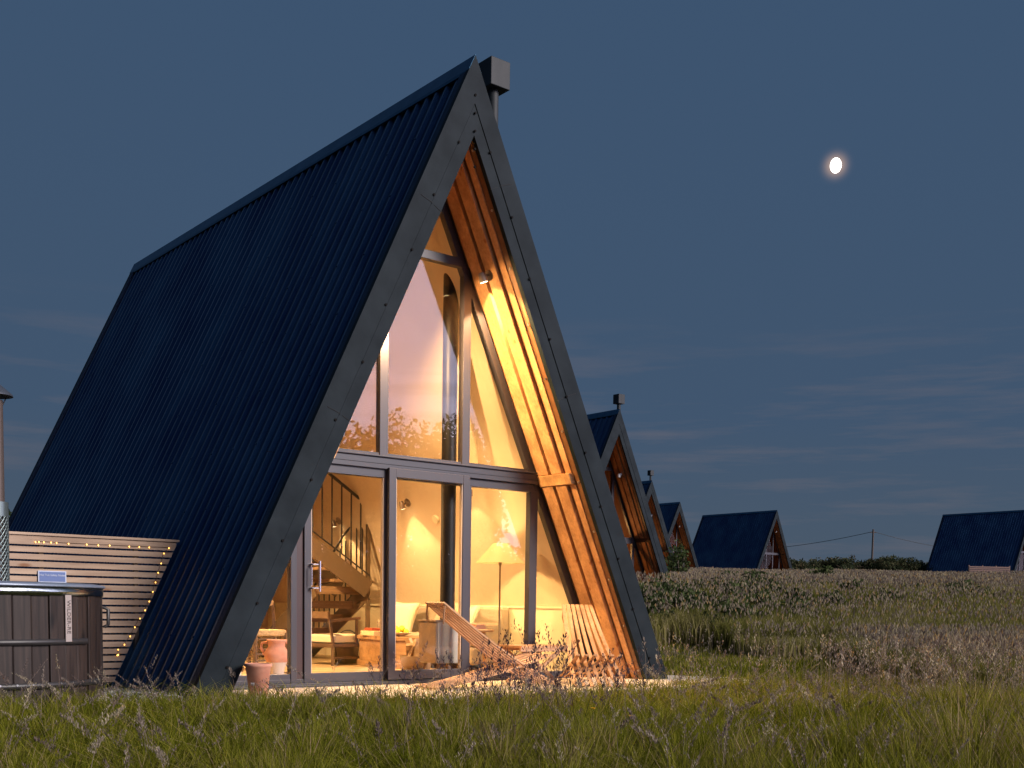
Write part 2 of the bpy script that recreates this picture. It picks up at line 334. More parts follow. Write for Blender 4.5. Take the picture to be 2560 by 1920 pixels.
# inner shell
for s in (-1, 1): leg(MB(), s, .336, .40, .70, 8.72, -.05).build('inner_wall', plaster, C1)
for s in (-1, 1):
    b = MB(); b.box(min(s*2.10, s*2.14), max(s*2.10, s*2.14), .76, 8.6, 0, .80); b.box(min(s*2.085, s*2.16), max(s*2.085, s*2.16), .76, 8.6, .80, .825)
    b.build('knee_wall', knee, C1)
MB().prism([(-xo(.06, 0), 0), (0, (W-.06)/SL), (xo(.06, 0), 0)], 8.62, 8.80).build('back_wall', plaster, C1)
b = MB()
for k in range(30):
    y0 = .74+k*.265; b.box(-2.5, 2.5, y0, y0+.261, -.05, .012)
b.build('floor', floorm, C1)
# glazing
FR = MB()
Y0, Y1 = .66, .74
zt, zl = 2.295, 4.36
fo1, fo2 = .385, .480
for s in (-1, 1):
    leg(FR, s, fo1, fo2, Y0, Y1, 0.0)
def xin(o, z): return xo(o, z)
FR.box(-xin(.45, 2.17), xin(.45, 2.17), Y0-.035, Y1+.02, 2.185, 2.300)      # transom
FR.box(-xin(.42, 2.30), xin(.42, 2.30), Y0-.06, Y0+.03, 2.300, 2.318)
FR.box(-xin(.44, 2.36), xin(.44, 2.36), Y0+.012, Y1-.01, 2.318, 2.350)
FR.box(-xin(.45, zl), xin(.45, zl), Y0-.004, Y1, zl+.01, zl+.10)              # upper lintel
for x in (-.583, .448): FR.box(x-.050, x+.050, Y0-.002, Y1-.002, 2.30, zl+.02)  # upper mullions
FR.box(-2.45, 2.45, Y0-.05, Y1+.02, -.02, .035)                            # sill
FR.box(-2.38, 2.38, Y0-.07, Y0-.052, -.015, .020)
FR.box(-xin(.42, 2.1), xin(.42, 2.1), Y0+.004, Y1, 2.10, 2.186)          # head frame
FR.box(-2.35, 2.35, Y0+.004, Y1, .034, .075)
for x0, x1 in ((-1.63, -1.565), (1.353, 1.463), (.470, .530)): FR.box(x0, x1, Y0-.003, Y1-.003, .03, 2.11)
FR.box(-2.33, -1.63, Y0+.006, Y1-.005, .07, .125)
FR.build('window_frame', framem, C1, bevel=.004)
MB().box(-1.560, -1.487, Y0+.02, Y1+.02, .03, 2.12).build('door_post', mat('dark_post', (.035, .012, .012), rough=.4), C1)
gk = MB()
gk.box(-1.9, 1.5, Y0-.0365, Y0-.034, 2.232, 2.237); gk.box(-.50, .49, Y0-.055, Y0-.05, 2.10, 2.104)
gk.build('frame_joint', gapm, C1)
def sash(name, x0, x1, z0, z1, y0, y1, w=.083, wt=.09, wb=.095):
    b = MB(); b.box(x0, x0+w, y0, y1, z0, z1); b.box(x1-w, x1, y0, y1, z0, z1); b.box(x0+w-.001, x1-w+.001, y0+.002, y1-.002, z1-wt, z1); b.box(x0+w-.001, x1-w+.001, y0+.002, y1-.002, z0, z0+wb)
    o = b.build(name, framem, C1, bevel=.003)
    MB().box(x0+w-.004, x1-w+.004, (y0+y1)/2-.004, (y0+y1)/2+.004, z0+wb-.004, z1-wt+.004).build('glass_pane', glass, o)
    e = MB(); i = .012      # light glazing bead
    xa, xb, za, zb = x0+w, x1-w, z0+wb, z1-wt
    e.box(xa, xa+i, y0+.012, y1+.002, za, zb); e.box(xb-i, xb, y0+.012, y1+.002, za, zb)
    e.build('glazing_bead', mat('bead', (.5, .38, .28), rough=.4), o)
    return o
d1 = sash('sliding_door', -1.485, -.500, .035, 2.19, .655, .705, w=.075)
d2 = sash('sliding_door', -.556, .460, .045, 2.20, .595, .645, w=.085)
h = MB(); hx = -1.36
h.tube([(hx, .575, .93), (hx, .575, 1.23)], .012, 10); 
for z in (.965, 1.195): h.tube([(hx-.06, .600, z), (hx-.06, .655, z)], .010, 8).tube([(hx-.06, .60, z), (hx, .585, z)], .010, 8)
h.tube([(hx-.075, .60, .99), (hx-.075, .60, 1.17)], .007, 8)
h.build('door_handle', chrome, d1)
yg = .70
def pane(poly): MB().prism(poly, yg-.004, yg+.004).build('glass_pane', glass, C1)
pane([(.528, .07), (1.355, .07), (1.355, 2.105), (.528, 2.105)])
pane([(1.46, .07), (xo(.475, .07), .07), (1.46, (W-.475-1.46)/SL)])
pane([(-1.63, .12), (-xo(.475, .12), .12), (-1.63, (W-.475-1.63)/SL)])
zq = lambda x: (W-.475-x)/SL
pane([(-.535, 2.345), (.400, 2.345), (.400, 4.375), (-xo(.475, 4.375), 4.375), (-.535, zq(.535))])
pane([(-.632, 2.345), (-xo(.475, 2.345), 2.345), (-.632, zq(.632))])
pane([(.496, 2.345), (xo(.475, 2.345), 2.345), (.496, zq(.496))])
pane([(-xo(.475, 4.455), 4.455), (xo(.475, 4.455), 4.455), (0, zq(0)-.0)])

# spot lamps ------------------------------------------------------------
WARM = (1.0, .60, .24)
lampglow = mat('lamp_face', (1, .9, .7), emis=(1, .80, .45), estr=14)
lampbody = mat('lamp_housing', (.30, .24, .20), rough=.35, metal=.6)
def spotlamp(P, base, d, energy, cone, normal, label=None, r=.045, blend=.5, name='wall_light'):
    base = Vector(base); d = Vector(d).normalized(); nrm = Vector(normal).normalized(); c = base+nrm*.10
    b = MB(); b.tube([base, base+nrm*.016], .055, 20); b.tube([base, c], .011, 8); b.tube([c-d*.055, c-d*.04, c+d*.045], [r*.55, r*.8, r*1.08], 20)
    o = b.build(name, lampbody, P)
    MB().tube([c+d*.0455, c+d*.0475], r*.85, 20).build('lamp_face', lampglow, o)
    l = bpy.data.lights.new('spot_bulb', 'SPOT'); l.energy = energy; l.color = WARM; l.spot_size = R(cone); l.spot_blend = blend; l.shadow_soft_size = .02
    lo = bpy.data.objects.new('spot_bulb', l); COL.objects.link(lo); lo.location = c+d*.055; lo.rotation_euler = d.to_track_quat('-Z', 'Y').to_euler(); lo.parent = o
    return o
xw = xo(.39, 4.25)
spotlamp(C1, (xw+.0, .36, 4.25), (.36, -.03, -.93), 620, 110, (-.90, 0, -.43), blend=.35)
spotlamp(C1, (-xo(.39, 3.7), .52, 3.7), (.72, -.22, -.66), 620, 150, (.90, 0, -.43), blend=.35)
for Y, z in ((1.95, 2.2), (3.35, 2.16), (5.25, 2.02)):
    spotlamp(C1, (xo(.40, z), Y, z), (.30, .05, -.92), 105, 88, (-.90, 0, -.43), r=.035, blend=.25)
# inside clock / sensor disc
p = Vector((xo(.40, 1.93), 2.85, 1.93)); n_ = Vector((-.90, 0, -.43))
MB().tube([p, p+n_*.03], .055, 24).build('wall_sensor', mat('white_plastic', (.75, .68, .5), rough=.5), C1)
# flue column + stove
flue = MB().tube([(.505, 1.05, .62), (.505, 1.05, 4.85)], .082, 28).build('stove_flue', mat('flue_black', (.012, .010, .010), rough=.45, spec=.3), C1)
# staircase
ST = MB(); NX, NY = 1.62, 4.55
stm = mat('stair_steel', (.11, .075, .045), rough=.5); treadm = wood('stair_tread', (.20, .13, .075), (.28, .18, .10), (.1, .06, .03))
ST.beam((NX, NY, 0), (NX, NY, 2.17), .05, .05, (0, 1, 0))
ST.beam((NX-.02, NY-.05, 1.02), (-.35, NY-.05, 2.26), .02, .25, (0, 0, 1))
ST.beam((NX-.02, NY+.75, 1.02), (-.35, NY+.75, 2.26), .02, .25, (0, 0, 1))
ST.beam((NX, NY, 1.02), (NX, NY+1.75, .05), .02, .25); ST.beam((NX-.86, NY, 1.02), (NX-.86, NY+1.75, .05), .02, .25)
stair = ST.build('staircase', stm, C1)
for k in range(6):
    y = NY+.12+k*.29; z = 1.06-.2*k; t = MB().box(NX-.86, NX+.01, y-.02, y+.27, z-.045, z); t.box(NX-.86, NX+.01, y-.02, y+.005, z-.11, z-.046); t.build('stair_tread', treadm, stair)
for k in range(7):
    x = NX-.32-k*.25; z = 1.16+.158*k; MB().box(x-.25, x, NY-.04, NY+.74, z-.04, z).build('stair_tread', treadm, stair)
RL = MB(); RL.beam((NX, NY-.05, 2.17), (-.35, NY-.05, 3.42), .04, .03); RL.beam((NX, NY-.05, 1.22), (-.35, NY-.05, 2.47), .02, .015)
RL.tube([(NX, NY, 2.15), (NX, NY+.3, 2.02), (NX, NY+.7, 1.80), (NX, NY+1.15, 1.42), (NX, NY+1.6, 1.02)], .018, 8); RL.beam((NX, NY, 1.18), (NX, NY+1.75, .2), .02, .015)
RL.build('handrail', black, stair)
for k in range(1, 13):
    x = NX-k*.152; z = 1.22+.634*k*.152; MB().box(x-.008, x+.008, NY-.058, NY-.042, z, z+.94).build('baluster', black, stair)
for k in range(1, 11):
    y = NY+k*.155; z = 1.18-.56*k*.155; MB().box(NX-.008, NX+.008, y-.008, y+.008, z-.05, z+.98-.02*k).build('baluster', black, stair)

# added fill lamp for the room, shaped as a pendant, hidden by the roof leg
PD = thing('fill_pendant', 'unseen dome pendant added to brighten the inside of the nearest cabin', 'lamp', (-1.0, 3.4, 2.5))
MB().lathe([(.02, .16), (.09, .12), (.15, .0)], n=24).build('lamp_shade', black, PD); MB().tube([(0, 0, .16), (0, 0, 1.3)], .006, 6).build('cord', black, PD)
def plamp(name, loc, e, r=.05, col=WARM, parent=None):
    l = bpy.data.lights.new(name, 'POINT'); l.energy = e; l.color = col; l.shadow_soft_size = r
    o = bpy.data.objects.new(name, l); COL.objects.link(o); o.location = loc
    if parent: o.parent = parent
    return o
plamp('fill_pendant_bulb', (0, 0, .05), 900, .035, (1, .60, .25), PD)

# ------------------------------------------------------------------ interior furniture
FL = thing('floor_lamp', 'floor lamp with wide cream cone shade glowing behind the right glass pane', 'lamp', (1.50, 1.38, .012))
b = MB(); b.lathe([(.0, .0), (.13, .0), (.13, .015), (.03, .03), (.012, .06), (.011, .9), (.010, 1.28), (.02, 1.30), (.02, 1.34), (.008, 1.36), (.008, 1.50)], n=20); b.build('stand', mat('antique_brass', (.25, .19, .12), rough=.4, metal=.7), FL)
sh = bpy.data.materials.new('lamp_shade_cloth'); sh.use_nodes = True; t = sh.node_tree; t.nodes.clear()
dd = N(t, 'ShaderNodeBsdfDiffuse'); tt = N(t, 'ShaderNodeBsdfTranslucent'); mx = N(t, 'ShaderNodeMixShader'); oo = N(t, 'ShaderNodeOutputMaterial')
dd.inputs[0].default_value = (.75, .66, .44, 1); tt.inputs[0].default_value = (.60, .50, .26, 1); mx.inputs[0].default_value = .30
t.links.new(dd.outputs[0], mx.inputs[1]); t.links.new(tt.outputs[0], mx.inputs[2]); t.links.new(mx.outputs[0], oo.inputs[0])
MB().lathe([(.290, 1.315), (.088, 1.545)], n=48).build('lamp_shade', sh, FL)
MB().lathe([(.0, 1.375), (.03, 1.385), (.038, 1.42), (.0, 1.46)], n=16).build('bulb', mat('bulb_glow', (1, .9, .7), emis=(1, .82, .5), estr=8), FL)
plamp('floor_lamp_bulb', (0, 0, 1.47), 260, .03, (1, .60, .22), FL)

fabric = mat('grey_linen', (.33, .27, .20), rough=.95, bump=(160, (1, 1, 1), .2, .002))
cream = mat('cream_linen', (.72, .66, .48), rough=.95, bump=(60, (1, 1, 1), .3, .004))
def cushion(name, c, size, rot, m, P, puff=1.0):
    me = bpy.data.meshes.new(name); bm = bmesh.new(); bmesh.ops.create_cube(bm, size=1)
    bmesh.ops.subdivide_edges(bm, edges=bm.edges, cuts=7, use_grid_fill=True)
    for v in bm.verts:
        u = max(abs(v.co.x), abs(v.co.y))*2; th = 1-.72*puff*u**5
        k = .018*math.sin(v.co.x*17+c[0]*9)+.014*math.sin(v.co.y*21+v.co.x*9)
        e = 1-.06*(1-(abs(v.co.x)*2)**2)*(abs(v.co.y) > .49)-.06*(1-(abs(v.co.y)*2)**2)*(abs(v.co.x) > .49)
        v.co = Vector((v.co.x*e*size[0], v.co.y*e*size[1], (v.co.z*th+k*th)*size[2]))
    bm.transform(Matrix.Translation(c) @ Euler(rot).to_matrix().to_4x4()); bm.to_mesh(me); bm.free()
    me.polygons.foreach_set('use_smooth', [True]*len(me.polygons)); me.materials.append(m)
    o = bpy.data.objects.new(name, me); COL.objects.link(o); 
    if P: o.parent = P
    return o
SF = thing('sofa', 'grey linen sofa along the sloped right wall behind the floor lamp', 'sofa', (1.78, 3.0, .012))
for nm, args in (('base', (-.30, .30, -1.1, 1.1, .08, .30)), ('backrest', (.16, .30, -1.1, 1.1, .30, .80)), ('arm', (-.30, .155, -1.1, -.98, .30, .60)), ('arm', (-.30, .155, .98, 1.1, .30, .60))):
    MB().box(*args).build(nm, fabric, SF, bevel=.035)
for y in (-.5, .5): cushion('seat_cushion', (-.08, y, .36), (.48, .95, .16), (0, 0, 0), fabric, SF, .5)
def top(o, label, cat, group=None):
    o['label'] = label; o['category'] = cat
    if group: o['group'] = group
    return o
top(cushion('pillow', (1.62, 3.72, .62), (.50, .52, .15), (R(8), R(-68), R(8)), cream, None), 'large pale cream pillow leaning at the far end of the sofa', 'pillow')
top(cushion('pillow', (1.60, 2.20, .60), (.46, .56, .13), (R(-6), R(-66), R(-14)), cream, None), 'pale pillow at the near end of the sofa, beside the lamp stand', 'pillow')
top(cushion('pillow', (1.66, 2.62, .67), (.44, .50, .14), (R(4), R(-62), R(6)), fabric, None), 'grey pillow in the middle of the sofa back', 'pillow')
oak = wood('oak', (.30, .17, .08), (.44, .27, .13), (.2, .1, .04), kn=.6)
dark = wood('dark_oak', (.10, .065, .04), (.16, .10, .065), (.06, .04, .02))
honey = wood('honey_wood', (.50, .28, .12), (.62, .38, .18), (.35, .17, .07))
SD = thing('side_table', 'round wooden side table with splayed legs next to the floor lamp', 'table', (1.16, 1.32, .012))
MB().lathe([(0, .535), (.17, .535), (.175, .52), (.16, .505), (0, .505)], n=32).build('table_top', honey, SD)
for k in range(3):
    a = k*2.094+.5; MB().tube([(.09*math.cos(a), .09*math.sin(a), .51), (.17*math.cos(a), .17*math.sin(a), 0)], [.018, .013], 8).build('leg', honey, SD)
top(MB().box(1.07, 1.22, 1.27, 1.41, .549, .578).box(1.09, 1.21, 1.28, 1.40, .580, .604).build('book_stack', mat('book_cover', (.50, .26, .17), rough=.7), bevel=.004), 'two pinkish brown books stacked on the round side table', 'books')
CT = thing('trunk_table', 'low wooden trunk coffee table with plinth, in front of the sofa', 'table', (1.14, 3.25, .012), R(-8))
MB().box(-.24, .24, -.50, .50, 0, .07).build('plinth', oak, CT, bevel=.006); MB().box(-.21, .21, -.47, .47, .07, .35).build('chest', oak, CT, bevel=.004); MB().box(-.24, .24, -.50, .50, .35, .40).build('lid', oak, CT, bevel=.006)
top(MB().box(.90, 1.12, 3.22, 3.55, .414, .475).build('book_stack', mat('cream_card', (.72, .62, .38), rough=.8), bevel=.004), 'cream box of books on the left end of the trunk table', 'books')
top(MB().box(.94, 1.08, 3.34, 3.52, .477, .510).build('red_book', mat('red_cover', (.40, .07, .03), rough=.6), bevel=.004), 'small red book lying on the cream box', 'book')
BW = thing('fruit_bowl', 'shallow pale bowl on the trunk table', 'bowl', (1.15, 2.98, .414))
MB().lathe([(.05, 0), (.06, .01), (.15, .045), (.155, .05), (.145, .048), (.05, .018), (0, .016)], n=32).build('bowl', mat('glazed_white', (.7, .66, .55), rough=.3), BW)
lem = mat('lemon', (.80, .60, .03), rough=.45)
for k, (dx, dy, dz) in enumerate([(-.07, -.03, .06), (-.02, .06, .065), (.05, -.05, .062), (.08, .03, .06), (0, 0, .09), (-.05, .03, .10), (.04, .03, .105)]):
    v = MB().lathe([(.0, -.045), (.012, -.04), (.030, -.02), (.035, 0), (.030, .02), (.012, .04), (0, .045)], n=12)
    v = v.build('lemon', lem); v.location = (1.15+dx, 2.98+dy, .414+dz); v.rotation_euler = (R(90), 0, k*1.1); top(v, 'yellow lemon heaped in the shallow bowl on the trunk table', 'lemon', 'lemons in the fruit bowl')
top(MB().lathe([(0, 0), (.035, .01), (.05, .05), (.03, .10), (.0, .11)], (1.2, 3.42, .414), 16).tube([(1.2, 3.42, .52), (1.17, 3.36, .57), (1.12, 3.34, .55)], .012, 6).build('bird_ornament', black), 'small dark bird ornament standing on the trunk table', 'ornament')
# lounge chair inside the left door
LC = thing('lounge_chair', 'low dark wood lounge chair with thick cream seat cushion behind the left door', 'chair', (.78, 4.02, .012), R(12))
for x, y in ((-.26, -.26), (.26, -.26), (-.26, .26), (.26, .26)):
    MB().beam((x*1.1, y*1.1, 0), (x, y, .30 if x > 0 else .30), .035, .035).build('leg', dark, LC)
MB().box(-.29, .29, -.28, .28, .235, .285).build('seat_frame', dark, LC, bevel=.006)
cushion('seat_cushion', (.02, 0, .345), (.58, .54, .13), (0, 0, 0), cream, LC, .45)
b = MB(); b.beam((-.27, -.28, .28), (-.36, -.28, .70), .03, .03); b.beam((-.27, .28, .28), (-.36, .28, .70), .03, .03); b.beam((-.36, -.30, .66), (-.36, .30, .66), .03, .09); b.beam((-.34, -.28, .58), (.20, -.28, .62), .03, .035); b.beam((.14, -.28, .29), (.14, -.28, .60), .03, .03); b.beam((-.28, -.29, .10), (.28, -.29, .10), .02, .03)
b.build('back_frame', dark, LC)
BK = thing('woven_basket', 'round dark woven basket with a hoop handle beside the trunk table', 'basket', (1.06, 4.15, .012))
bk = mat('wicker', (.22, .14, .08), rough=.9, bump=(70, (1, 1, 3), .8, .01)); MB().lathe([(.0, 0), (.13, 0), (.17, .34), (.16, .34), (.12, .02)], n=28).build('basket', bk, BK)
MB().tube([(.15*math.cos(a), 0, .33+.12*math.sin(a)) for a in np.linspace(0, math.pi, 12)], .008, 6).build('handle', black, BK)
LB = thing('log_basket', 'open basket of split firewood in front of the wood stove', 'basket', (.50, 1.65, .012))
MB().lathe([(0, 0), (.15, 0), (.19, .22), (.18, .22), (.14, .02)], n=24).build('basket', bk, LB)
lg = wood('log', (.40, .27, .16), (.55, .42, .28), (.2, .1, .05))
for k in range(7):
    a = k*.9; o = MB().prism([(-.035, 0), (.04, .01), (.02, .06), (-.03, .05)], -.16, .16).build('firewood_log', lg)
    o.location = (.50+.07*math.cos(a), 1.65+.07*math.sin(a), .21+.03*(k % 3)); o.rotation_euler = (R(62+8*(k % 3)), R(20*math.sin(a)), a)
    top(o, 'split firewood log standing in the open basket by the stove', 'log', 'firewood logs in the basket')
SV = thing('wood_stove', 'small wood-burning stove with pale side panel at the foot of the black flue', 'stove', (.46, 1.05, .012))
svb = mat('stove_iron', (.17, .11, .07), rough=.5, noise=(9, (1, 1, 1), (.25, .16, .09), .3, .7))
MB().box(-.20, .19, -.17, .17, .17, .625).build('body', mat('stove_side', (.46, .40, .32), rough=.5), SV, bevel=.006)
MB().box(-.235, .215, -.19, .19, .626, .645).build('top_plate', svb, SV, bevel=.004)
dr = MB().box(-.222, -.201, -.165, .165, .18, .62).build('stove_door', svb, SV, bevel=.004)
for x, y in ((-.17, -.14), (.16, -.14), (-.17, .14), (.16, .14)): MB().beam((x*1.2, y*1.1, 0), (x*.9, y*.9, .17), .03, .03).build('leg', svb, SV)
# rush stools
rush = mat('rush_weave', (.52, .36, .18), rough=.95, bump=(60, (1, 3, 1), .8, .012), noise=(40, (1, 1, 1), (.36, .24, .11), .35, .65))
def stool(name, label, x, y, hgt, wd_, rz=0, back=False):
    T = thing(name, label, 'stool' if not back else 'chair', (x, y, .012), rz)
    for sx in (-1, 1):
        for sy in (-1, 1):
            MB().beam((sx*wd_*.56, sy*wd_*.56, 0), (sx*wd_*.46, sy*wd_*.46, hgt-.03), .035, .035).build('leg', dark, T)
    MB().rbox((0, 0, hgt-.03), (wd_, wd_, .075)).build('seat', rush, T, bevel=.02)
    b = MB()
    for z in (hgt*.3, hgt*.45):
        b.beam((-wd_*.5, -wd_*.52, z), (wd_*.5, -wd_*.52, z), .02, .02); b.beam((-wd_*.52, -wd_*.5, z+.04), (-wd_*.52, wd_*.5, z+.04), .02, .02); b.beam((wd_*.52, -wd_*.5, z+.04), (wd_*.52, wd_*.5, z+.04), .02, .02)
    b.build('rung', dark, T)
    if back:
        b = MB(); b.beam((-wd_*.46, wd_*.46, hgt), (-wd_*.46, wd_*.52, hgt+.42), .03, .03); b.beam((wd_*.46, wd_*.46, hgt), (wd_*.46, wd_*.52, hgt+.42), .03, .03); b.beam((-wd_*.46, wd_*.5, hgt+.37), (wd_*.46, wd_*.5, hgt+.37), .02, .08); b.build('backrest', dark, T)
stool('bar_stool', 'tall stool with woven rush seat behind the terracotta urn', -.72, 3.35, .83, .36, R(10))
stool('rush_stool', 'low stool with woven rush seat, between the urn and the taller stool', -.86, 2.75, .49, .38, R(-6))
KI = thing('kitchen_counter', 'narrow dark wood counter far inside at the left of the stairs', 'counter', (-1.4, 5.6, .012))
MB().box(-.5, .6, -.3, .3, 0, .86).build('cabinet', mat('cabinet_paint', (.30, .22, .14), rough=.6), KI, bevel=.004); MB().box(-.53, .63, -.33, .33, .861, .90).build('worktop', dark, KI, bevel=.004)
# urn + planter
UR = thing('terracotta_urn', 'two-handled terracotta urn with a pale glazed foot just inside the left glass', 'urn', (-1.27, 1.66, .012))
s_ = .94
prof = [(0, 0), (.075, 0), (.078, .02), (.085, .10), (.115, .19), (.137, .25), (.135, .30), (.105, .345), (.092, .365), (.098, .41), (.112, .425), (.112, .445), (.095, .445), (.08, .40), (.08, .36)]
MB().lathe([(r*s_, z*s_) for r, z in prof[4:]], n=36).build('body', terra, UR); MB().lathe([(r*s_*1.002, z*s_) for r, z in prof[:5]], n=36).build('foot', mat('urn_glaze', (.55, .46, .40), rough=.6), UR)
for s in (-1, 1):
    for_dir = Vector((.80*s, -.6*s, 0)); pts = [for_dir*(.10)+Vector((0, 0, .385)), for_dir*.155+Vector((0, 0, .38)), for_dir*.165+Vector((0, 0, .33)), for_dir*.125+Vector((0, 0, .25))]
    MB().tube(pts, .014, 8).build('handle', terra, UR)
PL = thing('terracotta_planter', 'empty tapered terracotta planter on the paving at the left roof foot', 'planter', (-2.39, -.19, 0))
MB().lathe([(0, 0), (.077, 0), (.108, .255), (.120, .262), (.121, .288), (.106, .288), (.100, .25), (.072, .02), (0, .02)], n=40).build('pot', terra, PL)
MB().lathe([(.0925, .10), (.0960, .10), (.0985, .125), (.0945, .125)], n=12, a0=-2.75, a1=-2.35).build('price_label', mat('paper_label', (.42, .36, .36), rough=.7), PL)

# ------------------------------------------------------------------ slatted stick chairs and table
stick = wood('chair_stick', (.44, .235, .115), (.56, .34, .185), (.34, .16, .07), rough=.55)
def stick_chair(name, label, loc, rz):
    T = thing(name, label, 'chair', loc, rz, 'slatted stick chairs on the patio')
    def warp(p): return p
    nb = 7
    for k in range(nb):           # back slats: fan from narrow top to wide bottom
        u = (k-(nb-1)/2)/((nb-1)/2); yt, yb = u*.155, u*.27
        P = []
        for t in np.linspace(0, 1, 8):
            x = -.66+1.36*t; z = .845*(1-t)**1.0-.05*math.sin(math.pi*t)+.012*abs(u)*0
            P.append(Vector((x, yt+(yb-yt)*t, max(z, .012))))
        b = MB()
        for a, c in zip(P[:-1], P[1:]): b.beam(a, c+(c-a)*.02, .040, .016, (0, 0, 1))
        b.build('back_slat', stick, T)
    for k in range(nb-1):         # seat slats between them
        u = (k+.5-(nb-1)/2)/((nb-1)/2); P = []
        for t in np.linspace(0, 1, 8):
            x = .62-1.38*t; z = .33-.31*t-.035*math.sin(math.pi*t*.9)
            P.append(Vector((x, u*(.27-.05*t), max(z, .018))))
        b = MB()
        for a, c in zip(P[:-1], P[1:]): b.beam(a, c+(c-a)*.02, .036, .016, (0, 0, 1))
        b.build('seat_slat', stick, T)
    b = MB(); b.tube([(-.64, -.17, .80), (-.64, .17, .80)], .006, 6); b.tube([(-.645, .16, .82), (-.65, .165, .72), (-.64, .15, .66)], .009, 6); b.tube([(-.645, -.16, .82), (-.66, -.165, .70), (-.65, -.15, .64)], .009, 6)
    b.build('rope', mat('rope', (.30, .17, .09), rough=.9), T)
    b = MB().tube([(.25, -.28, .19), (.25, .28, .19)], .006, 6).build('cross_cord', MATS['rope'], T)
    return T
stick_chair('stick_chair', 'slatted stick chair seen from the side, reclining in front of the sliding door', (.16, -.18, 0), R(-3))
stick_chair('stick_chair', 'slatted stick chair seen from the front, standing against the right timber leg', (1.52, -.16, 0), R(-121))
TB = thing('slat_table', 'low folding wooden table with slatted top between the two stick chairs', 'table', (1.0, .14, 0))
for k in range(13): MB().box(-.33+k*.051, -.33+k*.051+.036, -.20, .20, .318, .338).build('slat', stick, TB)
for y in (-.1775, .1775): MB().box(-.33, .32, y-.0125, y+.0125, .288, .317).build('rail', stick, TB)
TB.scale = (1, 1, 1.2)
for y in (-.15, .15):
    MB().beam((-.24, y, .0), (.26, y, .30), .022, .036).build('leg', stick, TB); MB().beam((.24, y+.024, .0), (-.02, y+.024, .16), .022, .036).beam((-.02, y+.024, .16), (-.26, y+.024, .30), .022, .036).build('leg', stick, TB)

# ------------------------------------------------------------------ fence, fairy lights, sign
FN = thing('slatted_fence', 'pale horizontal slat privacy fence butting against the roof behind the hot tub', 'fence', (-3.6, 1.83, 0))
fence_w = wood('fence_larch', (.34, .245, .18), (.46, .34, .25), (.22, .11, .06), scale=(1, .6, .6), rough=.8)
def px_(z): return -(W-SL*z)-.035+3.6
b = MB(); z = .02; k = 0
while z < 1.36:
    x1 = px_(z+.028); b.add(*[[(-1.9, -.011, z), (px_(z), -.011, z), (px_(z), .011, z), (-1.9, .011, z), (-1.9, -.011, z+.050), (px_(z+.050), -.011, z+.050), (px_(z+.050), .011, z+.050), (-1.9, .011, z+.050)],
          [(3, 2, 1, 0), (4, 5, 6, 7), (0, 1, 5, 4), (1, 2, 6, 5), (2, 3, 7, 6), (3, 0, 4, 7)]]); z += .0685; k += 1
b.box(-1.9, px_(1.37), -.012, .011, 1.368, 1.408).build('slat_panel', fence_w, FN)
MB().box(-1.9, px_(1.43), -.03, .03, 1.409, 1.432).build('top_rail', fence_w, FN)
for x in (-1.2, .0, .9):
    MB().box(x-.02, x+.02, .012, .055, -.05, min(1.40, 1.40)).build('post', mat('fence_post', (.10, .07, .05), rough=.9), FN)
FB = thing('fairy_lights', 'string of small warm fairy lights pinned along the top and right edge of the fence', 'fairy lights', (0, 1.812, 0))
fx = [(-3.66, 1.345), (-3.63, 1.347), (-3.585, 1.346), (-3.52, 1.347), (-3.47, 1.345), (-3.36, 1.343), (-3.19, 1.343), (-3.08, 1.341), (-2.971, 1.344), (-2.78, 1.342), (-2.68, 1.342), (-2.58, 1.343), (-2.379, 1.345),
      (-2.431, 1.29), (-2.46, 1.19), (-2.492, 1.097), (-2.52, 1.0), (-2.548, .906), (-2.585, .81), (-2.628, .723), (-2.68, .64), (-2.733, .554), (-2.78, .465), (-2.838, .384), (-2.90, .335), (-2.899, .285), (-2.91, .28)]
MB().tube([(x, 0, z+.008) for x, z in fx], .0022, 5).build('wire', mat('wire', (.12, .07, .04), rough=.6), FB)
bulbm = mat('fairy_bulb', (1, .7, .3), emis=(1, .52, .10), estr=4.5)
for x, z in fx: MB().lathe([(0, -.008), (.0052, -.004), (.0052, .004), (0, .008)], (x, -.004, z), 8).build('bulb', bulbm, FB)
FB2 = thing('fairy_lights', 'few fairy lights hanging at the far left end of the fence beside the tub flue', 'fairy lights', (0, 1.812, 0))
MB().tube([(-4.02, 0, 1.30), (-3.98, 0, 1.22), (-4.0, 0, 1.1)], .0022, 5).build('wire', MATS['wire'], FB2)
for x, z in ((-4.0, 1.24), (-3.985, 1.20), (-4.0, 1.16)): MB().lathe([(0, -.008), (.006, -.004), (.006, .004), (0, .008)], (x, -.004, z), 8).build('bulb', bulbm, FB2)
SG = thing('safety_sign', 'small blue sign with white lettering fixed to the fence above the tub rim', 'sign', (-3.515, 1.805, 1.03))
MB().box(-.128, .128, -.004, .004, -.055, .052).build('plate', mat('sign_white', (.42, .47, .60), rough=.5), SG)
MB().box(-.118, .118, -.006, -.0042, -.047, .043).build('panel', mat('sign_blue', (.07, .12, .30), rough=.5), SG)
textmesh('lettering', 'Hot Tub Safety Notes', .0265, mat('sign_text', (.50, .55, .66), rough=.6), SG, Matrix.Translation((0, -.0075, .012)) @ Matrix.Rotation(R(90), 4, 'X'))

